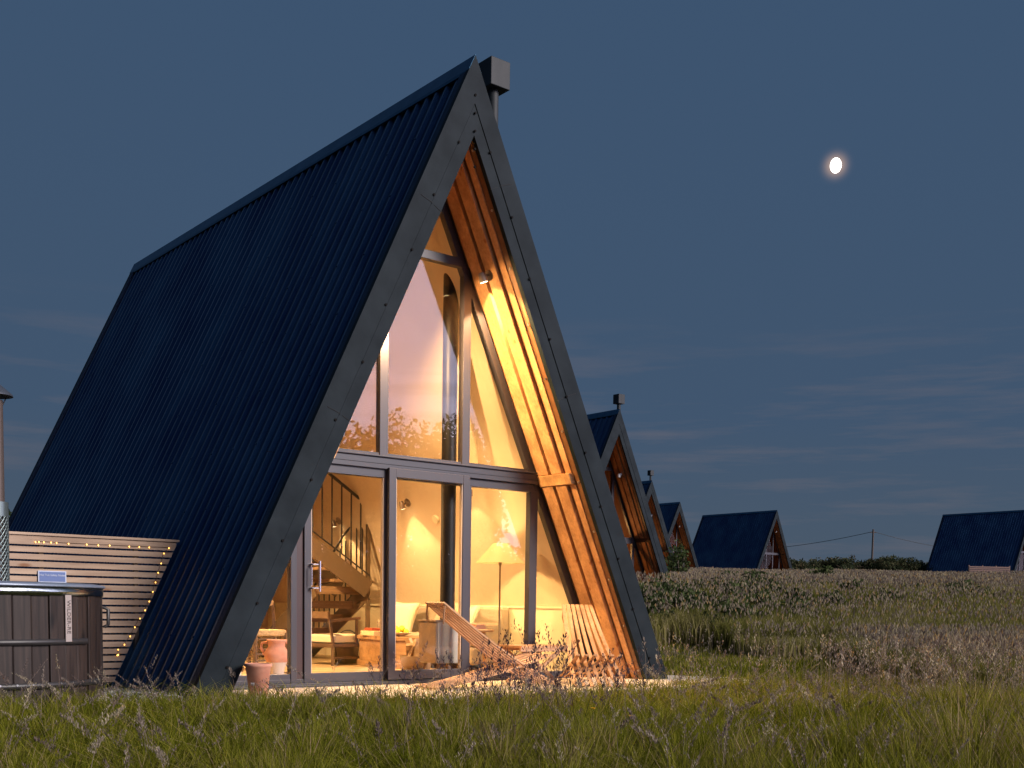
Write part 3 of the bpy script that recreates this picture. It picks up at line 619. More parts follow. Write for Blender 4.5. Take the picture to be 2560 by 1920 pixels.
# ------------------------------------------------------------------ hot tub
TX, TY, TR = -4.60, .37, 1.0
HT = thing('hot_tub', 'round dark wooden hot tub with a bright metal rim, cut off by the left edge', 'hot tub', (TX, TY, -.10))
tubm = wood('tub_stave', (.012, .008, .007), (.040, .027, .022), (.005, .004, .004), rot=(0, R(90), 0), rough=.55, scale=(1, .8, .8), kn=.8)
b = MB(); ns = 44
for k in range(ns):
    a = 2*math.pi*k/ns; w2 = math.pi*TR/ns*.955; ca, sa = math.cos(a), math.sin(a); rr = TR-.006*(k % 3)
    pts = [(rr*ca-t*sa*w2-dr_*ca, rr*sa+t*ca*w2-dr_*sa) for t, dr_ in ((-1, .045), (1, .045), (1, .004), (.9, 0), (-.9, 0), (-1, .004))]
    b.vprism(pts[::-1], 0, .945)
b.build('staves', tubm, HT)
MB().lathe([(TR-.02, 0), (TR-.02, .93)], n=44, smooth=False).build('liner', gapm, HT)
MB().lathe([(TR+.004, .943), (TR+.010, .945), (TR+.010, 1.008), (TR-.03, 1.01)], n=72).build('rim_band', steel, HT)
lid = mat('tub_lip', (.16, .20, .26), rough=.35, metal=.3, noise=(4, (1, 1, 1), (.22, .25, .31), .3, .7))
MB().lathe([(TR-.02, 1.008), (TR+.022, 1.008), (TR+.028, 1.016), (TR+.020, 1.030), (TR-.06, 1.042), (TR-.12, 1.040), (TR-.13, .95)], n=72).build('rim_lip', lid, HT)
MB().lathe([(0, .93), (TR-.1, .93)], n=48).build('water', mat('water_surface', (.02, .04, .05), rough=.03), HT)
cang = math.atan2(CAM.y-TY, CAM.x-TX)           # direction from the tub to the camera
def hoop(z, a0, a1, nm='hoop'):
    MB().lathe([(TR+.001, z-.022), (TR+.014, z-.022), (TR+.014, z+.022), (TR+.001, z+.022)], n=40, a0=a0, a1=a1).build(nm, black, HT)
hoop(.600, cang-1.6, cang+.98); hoop(.280, cang-1.6, cang+1.22)
rv = MB()
for k in range(16):
    a = cang-.6+k*.115; rv.tube([(math.cos(a)*(TR+.013), math.sin(a)*(TR+.013), .29), (math.cos(a)*(TR+.02), math.sin(a)*(TR+.02), .29)], .008, 6)
rv.build('hoop_rivet', screwl, HT)
pa = cang+.745
PLQ = MB(); ca, sa = math.cos(pa), math.sin(pa); tv = Vector((-sa, ca, 0)); nv_ = Vector((ca, sa, 0)); pc = nv_*(TR+.018)
b = MB(); q = [pc-tv*.031-nv_*.006, pc+tv*.031-nv_*.006, pc+tv*.031, pc-tv*.031]; b.hexa([p+Vector((0, 0, .60)) for p in q]+[p+Vector((0, 0, .95)) for p in q])
plq = b.build('name_plate', mat('plate_metal', (.42, .36, .33), rough=.45, metal=.4), HT)
mt = Matrix((Vector((0, 0, -1)), tv, nv_)).transposed().to_4x4()
mt = Matrix(((0, tv.x, nv_.x, 0), (0, tv.y, nv_.y, 0), (-1, tv.z, nv_.z, 0), (0, 0, 0, 1))); mt.translation = pc+nv_*.001+Vector((0, 0, .785))
textmesh('lettering', 'WILDER-RE', .050, mat('engraving', (.06, .045, .04), rough=.7), plq, mt)
hk = pa+.62
MB().tube([(math.cos(hk)*(TR+.01), math.sin(hk)*(TR+.01), .86), (math.cos(hk)*(TR+.05), math.sin(hk)*(TR+.05), .84), (math.cos(hk)*(TR+.05), math.sin(hk)*(TR+.05), .72), (math.cos(hk)*(TR+.02), math.sin(hk)*(TR+.02), .70)], .014, 6).build('latch', black, HT)
dk = pa+.42
MB().tube([(math.cos(dk)*TR, math.sin(dk)*TR, .13), (math.cos(dk)*(TR+.07), math.sin(dk)*(TR+.07), .13)], .03, 10).build('drain_tap', mat('white_tap', (.6, .5, .45), rough=.5), HT)
FP = thing('tub_flue', 'steel flue pipe of the hot tub with conical cap and perforated guard', 'flue', (-4.205, 1.06, .93))
MB().tube([(0, 0, 0), (0, 0, 1.55)], .082, 24).build('pipe', mat('flue_steel', (.13, .10, .088), rough=.5, metal=.6), FP)
MB().lathe([(.165, 1.585), (.16, 1.60), (.02, 1.72), (0, 1.725)], n=28).lathe([(.165, 1.585), (0, 1.60)], n=28).build('cap', mat('cap_metal', (.07, .08, .10), rough=.4, metal=.5), FP)
b = MB()
for a in range(3): b.tube([(.075*math.cos(a*2.1), .075*math.sin(a*2.1), 1.5), (.12*math.cos(a*2.1), .12*math.sin(a*2.1), 1.6)], .005, 5)
b.build('cap_bracket', black, FP)
b = MB(); gr = .105
for k in range(18):
    for s in (-1, 1): b.tube([(gr*math.cos(k*.349+s*t*3.6), gr*math.sin(k*.349+s*t*3.6), .02+.56*t) for t in np.linspace(0, 1, 15)], .0065, 4, False)
b.lathe([(gr+.006, .58), (gr+.006, .70)], n=28).lathe([(gr+.006, 0), (gr+.006, .02)], n=28); b.build('heat_guard', mat('guard_metal', (.16, .20, .20), rough=.35, metal=.7), FP)

# ------------------------------------------------------------------ far cabins
def far_cabin(label):
    P = thing('a_frame_cabin', label, 'cabin', group='A-frame cabins standing in the meadow'); roof_parts(P, far=True)
    b = MB()
    for s in (-1, 1): leg(b, s, .336, .40, .70, 8.4, -.05)
    b.build('inner_wall', mat('stained_lining', (.15, .060, .03), rough=.8), P); MB().prism([(-xo(.06, 0), 0), (0, (W-.06)/SL), (xo(.06, 0), 0)], 8.4, 8.6).build('back_wall', retm, P)
    MB().prism([(-2.3, 0), (0, 4.8), (2.3, 0)], 2.6, 2.64).build('curtain', mat('warm_curtain', (.20, .06, .025), rough=.9), P)
    MB().box(-2.5, 2.5, .74, 8.4, -.05, .012).build('floor', floorm, P)
    b = MB()
    for s in (-1, 1): leg(b, s, fo1, fo2, Y0, Y1, 0.0)
    b.box(-xo(.45, 2.17), xo(.45, 2.17), Y0-.035, Y1+.02, 2.11, 2.30); b.box(-xo(.45, zl), xo(.45, zl), Y0, Y1, zl, zl+.1)
    for x in (-.53, .45): b.box(x-.05, x+.05, Y0+.002, Y1-.002, 2.3, zl+.02)
    for x in (-1.52, -.5, .45, 1.40): b.box(x-.05, x+.05, Y0-.003, Y1-.003, 0, 2.12)
    b.box(-2.45, 2.45, Y0-.05, Y1+.02, -.02, .1); b.build('window_frame', framem, P)
    MB().prism([(-xo(.47, 0), 0), (0, (W-.47)/SL), (xo(.47, 0), 0)], .696, .704).build('glass_pane', glassf, P)
    for s in (1,):
        o = MB().tube([(s*xw, .36, 4.25), (s*(xw-.1), .36, 4.2)], .04, 10).tube([(s*(xw-.1), .36, 4.24), (s*(xw-.1), .36, 4.14)], .05, 12).build('wall_light', mat('lamp_glint_white', (.7, .68, .65), rough=.3), P)  # white colour paints the glint on the lamp fixture
    return P
def copy_tree(o, parent=None):
    c = o.copy(); COL.objects.link(c); c.parent = parent
    for ch in list(o.children): copy_tree(ch, c)
    return c
FC = [((17.937, 16.488, .795), 'second cabin, just right of the lit cabin, with a chimney box above its peak', True),
      ((40.470, 37.089, 2.016), 'third cabin of the row, a narrow sliver with a small chimney box on its peak', True),
      ((62.602, 55.492, 3.46), 'fourth cabin of the row, without chimney, showing a short piece of roof', False),
      ((77.745, 57.512, 3.89), 'fifth cabin, standing free with its whole dark roof and right gable visible', False),
      ((98.0, 43.9, 4.50), 'farthest cabin at the right edge of the field, only its dark side roof visible', False)]
proto = far_cabin(FC[0][1])
far = []
for i, (loc, lab, ch) in enumerate(FC):
    P = proto if i == 0 else copy_tree(proto); P.location = loc; P['label'] = lab; far.append(P)
for P, (loc, lab, ch) in zip(far, FC):
    if ch: chimney(P)
for P, e in zip(far[:3], (75, 50, 20)): plamp('cabin_bulb', (0.3, 1.9, 1.9), e, .1, (1, .55, .2), P)
# timber terraces beside the far cabins
for (x, y, z, w_, lab) in ((67.5, 59.5, 3.9, 5.5, 'low pale timber tub screen beside the fifth cabin'), (92.0, 44.5, 4.5, 4.0, 'low pale timber tub screen beside the farthest cabin')):
    o = MB()
    for k in range(4): o.box(-w_/2, w_/2, -.02, .02, .05+k*.16, .17+k*.16)
    for k in range(4): o.box(-w_/2+k*w_/3-.05, -w_/2+k*w_/3+.05, .021, .1, 0, .74)
    o = o.build('timber_screen', mat('screen_wood', (.15, .095, .08), rough=.9)); o.location = (x, y, z); o.rotation_euler = (0, 0, R(-30)); top(o, lab, 'fence')

# ------------------------------------------------------------------ foliage
def leafball(c, r, n, ls, flat=.9, clumps=10, rs=None):
    rs = rs or rng; cc = rs.normal(size=(clumps, 3)); cc /= np.linalg.norm(cc, axis=1)[:, None]; cc *= (rs.random((clumps, 1))**.4)*.75
    idx = rs.integers(0, clumps, n); d = rs.normal(size=(n, 3)); d /= np.linalg.norm(d, axis=1)[:, None]
    P = cc[idx]+d*(rs.random((n, 1))**.45)*.42; P = P*np.array(r)+np.array(c)
    a = rs.normal(size=(n, 3)); a /= np.linalg.norm(a, axis=1)[:, None]; b_ = np.cross(a, rs.normal(size=(n, 3))); b_ /= np.linalg.norm(b_, axis=1)[:, None]
    s = ls*(.6+.8*rs.random((n, 1))); V = np.stack([P-a*s, P+b_*s*.45, P+a*s, P-b_*s*.45], 1).reshape(-1, 3)
    F = np.arange(4*n).reshape(n, 4); t = np.repeat(np.clip(rs.normal(.5, .2, n)+.25*(cc[idx][:, 2]), 0, 1), 4)
    return V, F, t
leafm = foliage('leaf', [(0, (.020, .035, .014)), (.5, (.045, .065, .024)), (1, (.09, .11, .045))])
bushm = foliage('bush_leaf', [(0, (.022, .034, .020)), (.5, (.046, .058, .030)), (.85, (.085, .085, .045)), (1, (.12, .085, .05))])
bark = mat('bark', (.07, .05, .035), rough=.95, bump=(12, (1, 1, .3), .6, .03))
def plantobj(name, label, cat, loc, r, n, ls, m, trunk=None, group=None, clumps=12):
    T = thing(name, label, cat, loc, 0, group)
    c = (0, 0, (trunk or 0)+r[2]*.8); V, F, t = leafball(c, r, n, ls, clumps=clumps)
    np_mesh('crown' if trunk else 'leaves', V, F, np.zeros((0, 3), int), t, m, T)
    b = MB(); hh = (trunk or .2)
    b.tube([(0, 0, -.3), (0.05, 0, hh*.6), (0, .05, hh+r[2]*.5)], [.05*r[0]+.05, .04*r[0]+.03, .02*r[0]], 8)
    for k in range(7):
        a = k*.9+.3; b.tube([(0, 0, hh*.8+.1*k*r[2]*.3), (math.cos(a)*r[0]*.35, math.sin(a)*r[1]*.35, hh+r[2]*(.5+.08*k)), (math.cos(a)*r[0]*.7, math.sin(a)*r[1]*.7, hh+r[2]*(.7+.1*(k % 4)))], [.02*r[0]+.02, .012*r[0]+.012, .008], 6)
    b.build('trunk' if trunk else 'stems', bark, T); return T
# trees behind the photographer, seen mirrored in the glass
def mirror(px, D):   # world point whose mirror image in the glass stands at that heading
    th = yaw+math.atan((px-1280)/2831.4); q = CAM+FH*D+Vector((FH.y, -FH.x, 0))*(D*(px-1280)/2831.4); return q.x, 1.38-q.y
for i, (px, D, hh, rr, lab) in enumerate(((835, 50, 3.0, (3.4, 3.4, 3.4), 'broad tree with open crown in the row behind the photographer, mirrored in the left panes'),
                            (1000, 54, 3.2, (3.6, 3.2, 3.9), 'tall tree of the row behind the photographer, mirrored in the middle panes'),
                            (1135, 51, 3.0, (2.6, 2.6, 3.4), 'slender tree of the row behind the photographer, mirrored beside the black flue'),
                            (690, 55, 2.5, (3.0, 3.0, 3.0), 'smaller tree at the end of the row behind the photographer'))):
    x, y = mirror(px, D); z = gzf(x, y); plantobj('broadleaf_tree', lab, 'tree', (x, y, z), rr, 9000, .16, leafm, trunk=hh, group='trees behind the photographer', clumps=34)
for i in range(9):
    x, y = mirror(560+i*105, 47+3*(i % 3)); plantobj('hedge_bush', 'dense hedge bush in the row behind the photographer', 'bush', (x, y, gzf(x, y)), (2.0, 1.8, 2.3), 4200, .15, leafm, group='hedge behind the photographer', clumps=26)
# hedge line on the crest
def wp(px, D): q = CAM+FH*D+Vector((FH.y, -FH.x, 0))*(D*(px-1280)/2831.4); return q.x, q.y
B = [(2225, 112, (3.2, 2.2, 1.65), 5000, 'broad rounded dark bush standing out on the crest right of the pole'),
     (2110, 112, (2.4, 2, 1.2), 2600, 'loose shrub on the crest just left of the pole'),
     (2045, 114, (1.8, 1.6, 1.15), 1700, 'low dark shrub on the crest between fifth cabin and pole'),
     (1990, 112, (1.6, 1.4, .95), 1500, 'low shrub on the crest close to the fifth cabin gable'),
     (2165, 116, (1.7, 1.6, 1.15), 1500, 'small shrub at the foot of the pole'),
     (2300, 115, (2.0, 1.6, 1.0), 1800, 'low shrub on the crest close to the farthest cabin'),
     (22, 36, (1.2, 1.2, 1.5), 2200, 'light green bush behind the roof foot at the left edge'),
     (1880, 120, (2.5, 1.6, 1.2), 1200, 'shrub behind the foot of the fifth cabin'),
     (1625, 24.5, (.5, .5, .55), 900, 'leafy bramble against the foot of the second cabin'),
     (1700, 26, (.8, .6, .50), 1300, 'bramble clump in the meadow right of the second cabin'),
     (1800, 40, (1.2, .9, .60), 1500, 'dark bramble clump in the meadow below the fourth cabin'),
     (1880, 38, (1.3, .8, .62), 1700, 'wide bramble clump in the meadow below the fifth cabin'),
     (1985, 42, (.7, .6, .52), 800, 'small bramble in the middle of the meadow'),
     (2045, 52, (.9, .6, .75), 900, 'bright green dock plant sticking out of the meadow'),
     (2090, 44, (1.1, .6, .5), 700, 'low dark weed patch in the meadow under the pole'),
     (1690, 60, (1.0, .7, 1.5), 900, 'tall weed growing before the third cabin')]
for px, D, r, n, lab in B:
    x, y = wp(px, D); plantobj('bush' if D > 100 or D < 37 and px < 100 else 'bramble', lab, 'bush', (x, y, gzf(x, y)-.05), r, n, .045+.0009*D, bushm if D > 60 else leafm, clumps=14)
V, F, t = [], [], []
for k in range(90):     # low nettles and bramble shoots merging with the meadow
    px = rng.choice([rng.uniform(1600, 2080), rng.uniform(1600, 1950), rng.uniform(2080, 2560)], p=[.45, .45, .10]); D = rng.uniform(27, 62) if k % 3 else rng.uniform(24, 34); x, y = wp(px, D); q = .28+.4*rng.random()
    a, b_, c = leafball((x, y, gzf(x, y)+.42+.12*rng.random()), (q*1.5, q*1.2, q*.75), 260, .045+.0007*D, clumps=7); F.append(b_+sum(len(w_) for w_ in V)); V.append(a); t.append(c)
np_mesh('meadow_weeds', np.concatenate(V), np.concatenate(F), np.zeros((0, 3), int), np.concatenate(t), leafm, kind='stuff', label='low leafy weeds growing through the meadow grass', category='weeds')
V, F, t = [], [], []
for k in range(60):     # continuous scrub strip on the crest
    px = 1955+k*6.6; D = 113+rng.random()*6; x, y = wp(px, D); a, b_, c = leafball((x, y, gzf(x, y)+.75), (1.5, 1.2, 1.1+.5*rng.random()), 620, .13, clumps=6); F.append(b_+4*sum(len(q)//4 for q in V)); V.append(a); t.append(c)
np_mesh('scrub', np.concatenate(V), np.concatenate(F), np.zeros((0, 3), int), np.concatenate(t), bushm, kind='stuff', label='low mixed scrub running along the crest of the field', category='scrub')
# pole and wires
x, y = wp(2169, 130); zp = gzf(x, y)
TP = thing('utility_pole', 'single thin wooden utility pole on the crest between the fifth and farthest cabins', 'pole', (x, y, zp))
polem = mat('pole_wood', (.06, .048, .045), rough=.9); top_z = 10.25-zp
MB().tube([(0, 0, -.5), (0, 0, top_z)], [.14, .10], 10).build('shaft', polem, TP); MB().rbox((0, 0, top_z-.35), (.7, .10, .10), (0, 0, -yaw)).build('cross_arm', polem, TP)
def wire(px, D, zt_, lab):
    x2, y2 = wp(px, D); z2 = gzf(x2, y2); T = thing('utility_pole', lab, 'pole', (x2, y2, z2))
    MB().tube([(0, 0, -.5), (0, 0, zt_-z2)], [.19, .14], 10).build('shaft', polem, T); a = Vector((x, y, 10.0)); b_ = Vector((x2, y2, zt_-.2))
    pts = [a.lerp(b_, u)-Vector((0, 0, 4*.55*u*(1-u))) for u in np.linspace(0, 1, 14)]
    o = MB().tube(pts, .030, 5).build('power_line', mat('cable', (.02, .022, .025), rough=.8)); top(o, 'overhead cable running from the pole '+('left towards the fifth cabin' if px < 2169 else 'right towards the farthest cabin'), 'cable')
wire(1790, 150, 8.8, 'utility pole hidden behind the fifth cabin carrying the cable end'); wire(2480, 150, 9.2, 'utility pole behind the farthest cabin carrying the cable end')

# moon
me = bpy.data.meshes.new('moon'); bm = bmesh.new(); bmesh.ops.create_uvsphere(bm, u_segments=32, v_segments=20, radius=1); bm.to_mesh(me); bm.free()
me.materials.append(mat('moonlight', (1, 1, 1), emis=(1, .96, .88), estr=6)); mo = bpy.data.objects.new('moon', me); COL.objects.link(mo)
mo.location = CAM+MOON*1500; mo.scale = (7.2, 7.2, 9.4); mo.rotation_euler = (R(4), R(-8), 0); mo['kind'] = 'structure'; mo['label'] = 'bright gibbous moon in the dusk sky'

# gravel strip under the roof foot
V = []; F = []; 
gm = foliage('gravel_stone', [(0, (.10, .105, .11)), (.5, (.20, .20, .20)), (1, (.34, .33, .32))], trans=0)
n = 5200; gx = rng.uniform(-5.8, -2.45, n); gy = rng.uniform(-.75, 1.75, n)
keep = (gy > -.42-.16*(gx+2.5)*0-.1*np.sin(gx*3)) & ((gx-TX)**2+(gy-TY)**2 > 1.0); gx = gx[keep]; gy = gy[keep]; n = len(gx)
octo = np.array([(1, 0, 0), (0, 1, 0), (-1, 0, 0), (0, -1, 0), (0, 0, .7), (0, 0, -.7)]); a = rng.uniform(0, 6.28, n); s = rng.uniform(.008, .022, n)
P = np.stack([gx, gy, gz(gx, gy)+.03+.05*np.clip(1-abs(gy-.4)/1.2, 0, 1)], -1)
ca, sa = np.cos(a)[:, None], np.sin(a)[:, None]; O = np.stack([octo[None, :, 0]*ca-octo[None, :, 1]*sa, octo[None, :, 0]*sa+octo[None, :, 1]*ca, np.repeat(octo[None, :, 2], n, 0)], -1)
V = (P[:, None]+O*s[:, None, None]*rng.uniform(.7, 1.3, (n, 6, 1))).reshape(-1, 3)
ft = np.array([(0, 1, 4), (1, 2, 4), (2, 3, 4), (3, 0, 4), (1, 0, 5), (2, 1, 5), (3, 2, 5), (0, 3, 5)]); Ft = (ft[None]+6*np.arange(n)[:, None, None]).reshape(-1, 3)
np_mesh('gravel', V, np.zeros((0, 4), int), Ft, np.repeat(rng.random(n), 6), gm, kind='stuff', label='grey gravel strip along the foot of the roof and tub', category='gravel')
MB().vprism([(-5.9, -.40), (-2.9, -.50), (-2.6, -.45), (-2.87, .1), (-2.87, 9), (-5.9, 9)], -.3, -.115).build('gravel_bed', mat('gravel_base', (.12, .12, .12), rough=.95, noise=(60, (1, 1, 1), (.22, .22, .22), .35, .65)), kind='structure')

# ------------------------------------------------------------------ grass
def rect_block(x, y):   # where nothing grows
    m_ = (np.abs(x) < 2.95) & (y > -.0) & (y < 9.2)
    m_ |= (x > -2.9) & (x < 3.3) & (y > -1.0+.0*x) & (y < 1) & (y > -1.04+.18*np.abs(x))
    m_ |= ((x-TX)**2+(y-TY)**2 < 1.02)
    m_ |= (x > -5.9) & (x < -2.7) & (y > -.42) & (y < 9)
    for (c, _, _) in FC: m_ |= (np.abs(x-c[0]) < 3) & (y > c[1]-.1) & (y < c[1]+9.2)
    return m_
def sample(n, D0, D1, pw, marg=1.15, extra=.5):
    u = rng.random(n); 
    if abs(pw-1) < 1e-6: D = D0*(D1/D0)**u
    else: D = (D0**(1-pw)+u*(D1**(1-pw)-D0**(1-pw)))**(1/(1-pw))
    k = rng.uniform(-1, 1, n)*(.452*marg)*D+rng.uniform(-1, 1, n)*extra
    x = CAM.x+D*FH.x+k*FH.y; y = CAM.y+D*FH.y-k*FH.x
    ok = ~rect_block(x, y); return x[ok], y[ok], D[ok], (1280+2831.4*k/D)[ok]
def vnoise(x, y, s, seed=0):
    r = np.random.default_rng(seed); G = r.random((64, 64)); fx = (x*s) % 63; fy = (y*s) % 63; i = fx.astype(int); j = fy.astype(int); a = fx-i; b = fy-j
    a = a*a*(3-2*a); b = b*b*(3-2*b)
    return G[i, j]*(1-a)*(1-b)+G[(i+1) % 64, j]*a*(1-b)+G[i, (j+1) % 64]*(1-a)*b+G[(i+1) % 64, (j+1) % 64]*a*b
def blades(name, x, y, z, h, w, tint, m, bend=.35, **tags):
    n = len(x); a = rng.uniform(0, 6.283, n); la = rng.uniform(0, 6.283, n); ln_ = h*bend*(.2+rng.random(n))
    side = np.stack([np.cos(a), np.sin(a), np.zeros(n)], -1)*w[:, None]*.5; lean = np.stack([np.cos(la), np.sin(la), np.zeros(n)], -1)*ln_[:, None]
    P = np.stack([x, y, z], -1); up_ = np.zeros((n, 3)); up_[:, 2] = h
    V = np.stack([P-side, P+side, P-side*.75+lean*.30+up_*.55, P+side*.75+lean*.30+up_*.55, P+lean+up_*(1-.25*bend)], 1).reshape(-1, 3)
    i = np.arange(n)[:, None]*5; Fq = i+np.array([[0, 1, 3, 2]]); Ft = i+np.array([[2, 3, 4]])
    return np_mesh(name, V, Fq, Ft, np.repeat(tint, 5), m, **tags)
lawnm = foliage('lawn_blade', [(0, (.050, .066, .004)), (.35, (.125, .140, .010)), (.7, (.235, .220, .032)), (.9, (.27, .215, .10)), (1, (.33, .23, .15))], trans=.4)
meadm = foliage('meadow_blade', [(0, (.068, .080, .014)), (.4, (.145, .145, .032)), (.75, (.24, .21, .08)), (1, (.36, .29, .18))], trans=.4)
headm = foliage('seed_head', [(0, (.17, .125, .11)), (.45, (.30, .25, .20)), (.8, (.44, .38, .25)), (1, (.44, .30, .14))], trans=.3)
def tallness(x, y, D, px):
    """0 = short lawn, 1 = uncut meadow"""
    edge = 21.5+1.5*np.sin(px*.012)-(px > 2080)*np.clip((px-2080)/120, 0, 1)*9.5
    return np.clip((D-edge)/1.2, 0, 1)
# near lawn
x, y, D, px = sample(370000, 3.6, 24, 1.05, 1.3, 2.0)
T = tallness(x, y, D, px); ok = T < .6; x, y, D, px, T = x[ok], y[ok], D[ok], px[ok], T[ok]
nzv = vnoise(x, y, .9, 3); n2 = vnoise(x+9, y+4, 3.2, 5)
near_deck = np.clip((D-7.2)/2.4, 0, 1); hb = (.34-.225*near_deck)*(.50+.45*nzv+.40*rng.random(len(x)))*(1+.45*np.clip((px-1750)/600, 0, 1))*(.40+.85*vnoise(x, y, 7.0, 21))
tint = np.clip(-.08+.35*nzv+.30*n2+.30*vnoise(x, y, 7.0, 21)+rng.normal(0, .22, len(x))+.12*np.clip((px-1600)/700, 0, 1), 0, 1)
blades('lawn_grass', x, y, gz(x, y)-.01, hb, .0052+.00066*D, tint, lawnm, bend=.38, kind='stuff', label='short green grass growing in front of the patio', category='grass')
# longer arching blades in the foreground
x, y, D, px = sample(42000, 3.9, 13, 1.0, 1.2, 1.0); hb = rng.uniform(.22, .48, len(x))*(1-.35*np.clip((D-7)/4, 0, 1))
blades('long_grass', x, y, gz(x, y)-.01, hb, .0035+.0004*D, np.clip(rng.normal(.55, .22, len(x)), 0, 1), lawnm, bend=1.0, kind='stuff', label='longer arching grass blades sprinkled through the foreground', category='grass')
# uncut meadow
x, y, D, px = sample(430000, 11.5, 128, 1.35, 1.12, 1.0)
T = tallness(x, y, D, px); ok = T > rng.random(len(T))*.9; x, y, D, px = x[ok], y[ok], D[ok], px[ok]
nzv = vnoise(x, y, .22, 8); n2 = vnoise(x, y, .9, 12); hb = (.46+.22*nzv+.12*rng.random(len(x)))*np.where(D < 22, .72, 1)
tint = np.clip(.05+.45*nzv+.35*n2+rng.normal(0, .16, len(x)), 0, 1)
blades('meadow_grass', x, y, gz(x, y)-.02, hb, .004+.0010*D, tint, meadm, bend=.30, kind='stuff', label='tall uncut meadow grass covering the field to the crest', category='grass')
# meadow seed heads: stems are thin blades, heads are crossed lozenges
stalkm = foliage('silhouette_head', [(0, (.045, .030, .038)), (.4, (.10, .075, .09)), (1, (.20, .15, .12))], trans=.15)  # darker copy of the seed head colours, backlit silhouette painted in
def heads(name, x, y, zt_, hl, hw, tint, lean, label):
    n = len(x); la = rng.uniform(0, 6.283, n); ax = np.stack([np.cos(la)*lean, np.sin(la)*lean, np.ones(n)], -1); ax /= np.linalg.norm(ax, axis=1)[:, None]
    P = np.stack([x, y, zt_], -1); Vs = []
    for q in (0, 1):
        a = la+q*1.57+.4; sd_ = np.stack([np.cos(a), np.sin(a), np.zeros(n)], -1)*hw[:, None]*.5
        Vs.append(np.stack([P, P+ax*hl[:, None]*.45+sd_, P+ax*hl[:, None], P+ax*hl[:, None]*.45-sd_], 1))
    V = np.concatenate(Vs, 1).reshape(-1, 3); F = np.arange(len(V)).reshape(-1, 4)
    return np_mesh(name, V, F, np.zeros((0, 3), int), np.repeat(tint, 8), headm, kind='stuff', label=label, category='seed heads')
x, y, D, px = sample(210000, 12, 126, 1.3, 1.12, 1.0)
T = tallness(x, y, D, px); ok = T > .3; x, y, D, px = x[ok], y[ok], D[ok], px[ok]
ok = rng.random(len(x)) < np.clip((D-12)/55, .22, 1); x, y, D, px = x[ok], y[ok], D[ok], px[ok]
nzv = vnoise(x, y, .22, 8); hb = (.50+.22*nzv+.22*rng.random(len(x)))*np.where(D < 22, .8, 1)
heads('meadow_seed_heads', x, y, gz(x, y)+hb-.05, .07+.0010*D, .010+.0010*D, np.clip(.52+rng.normal(0, .28, len(x)), 0, 1), np.full(len(x), .35), 'purple-brown seed heads topping the uncut meadow')
# detailed panicles near the camera
def panicles(name, x, y, h, tint, label, spk=22, size=1.0, sparse=False, droop=(.05, .32), pm=None):
    n = len(x); z0 = gz(x, y); la = rng.uniform(0, 6.283, n); bn = rng.uniform(*droop, n)*h
    base = np.stack([x, y, z0], -1); dirv = np.stack([np.cos(la), np.sin(la), np.zeros(n)], -1)
    def pt(t): return base+dirv*(bn*t**2.2)[:, None]+np.stack([np.zeros(n), np.zeros(n), h*t*(1-.06*t)], -1)
    V = []; tt_ = []; side = np.stack([-np.sin(la+.6), np.cos(la+.6), np.zeros(n)], -1)*.0014
    ts = [0, .35, .7, 1.0]; st = [np.stack([pt(np.full(n, t))-side*(1.3-t*.7), pt(np.full(n, t))+side*(1.3-t*.7)], 1) for t in ts]
    for a, b in zip(st[:-1], st[1:]): V.append(np.stack([a[:, 0], a[:, 1], b[:, 1], b[:, 0]], 1).reshape(-1, 3)); tt_.append(np.repeat(np.full(n, .12), 4))
    for k in range(spk):
        f = k/spk; t = .78+.24*f if not sparse else .66+.36*f; wd2 = (.030*(1-f)**.7+.004)*size*(2.2 if sparse else 1)
        c = pt(np.full(n, t)); a = rng.uniform(0, 6.283, n); rad = wd2*rng.uniform(.3, 1, n); o = np.stack([np.cos(a)*rad, np.sin(a)*rad, rng.uniform(-.2, .8, n)*wd2], -1)
        ax = np.stack([np.cos(a)*.5, np.sin(a)*.5, np.full(n, .9)], -1)*(.010*size*rng.uniform(.7, 1.4, n))[:, None]
        sd2 = np.stack([-np.sin(a), np.cos(a), np.zeros(n)], -1)*(.0035*size*rng.uniform(.7, 1.3, n))[:, None]; c = c+o
        V.append(np.stack([c-ax, c+sd2, c+ax, c-sd2], 1).reshape(-1, 3)); tt_.append(np.repeat(np.clip(tint+rng.normal(0, .1, n), 0, 1), 4))
    V = np.concatenate(V); F = np.arange(len(V)).reshape(-1, 4)
    return np_mesh(name, V, F, np.zeros((0, 3), int), np.concatenate(tt_), pm or headm, kind='stuff', label=label, category='seed heads')
x, y, D, px = sample(2300, 4.4, 16, 1.1); wgt = .12+.45*np.clip((px-900)/1200, 0, 1)+.3*(px < 420); ok = rng.random(len(x)) < wgt; x, y, D, px = x[ok], y[ok], D[ok], px[ok]
panicles('grass_panicles', x, y, rng.uniform(.28, .55, len(x))*(1-.2*np.clip((D-8)/4, 0, 1)), np.clip(rng.normal(.30, .25, len(x)), 0, 1), 'flowering grass panicles standing above the foreground grass', droop=(.15, .85), spk=40, size=.62)
x, y, D, px = sample(16000, 8.5, 25, 1.0); ok = (px > 1600)|(D > 12)&(px > 1500); x, y, D, px = x[ok], y[ok], D[ok], px[ok]; T = tallness(x, y, D, px); keep = (rng.random(len(T)) < np.where(T > .2, .45, .06+.25*np.clip((px-1900)/500, 0, 1))); x, y, D = x[keep], y[keep], D[keep]
panicles('meadow_edge_panicles', x, y, rng.uniform(.35, .70, len(x)), np.clip(rng.normal(.35, .3, len(x)), 0, 1), 'reddish flowering grass at the near edge of the uncut meadow', spk=12, size=1.4)
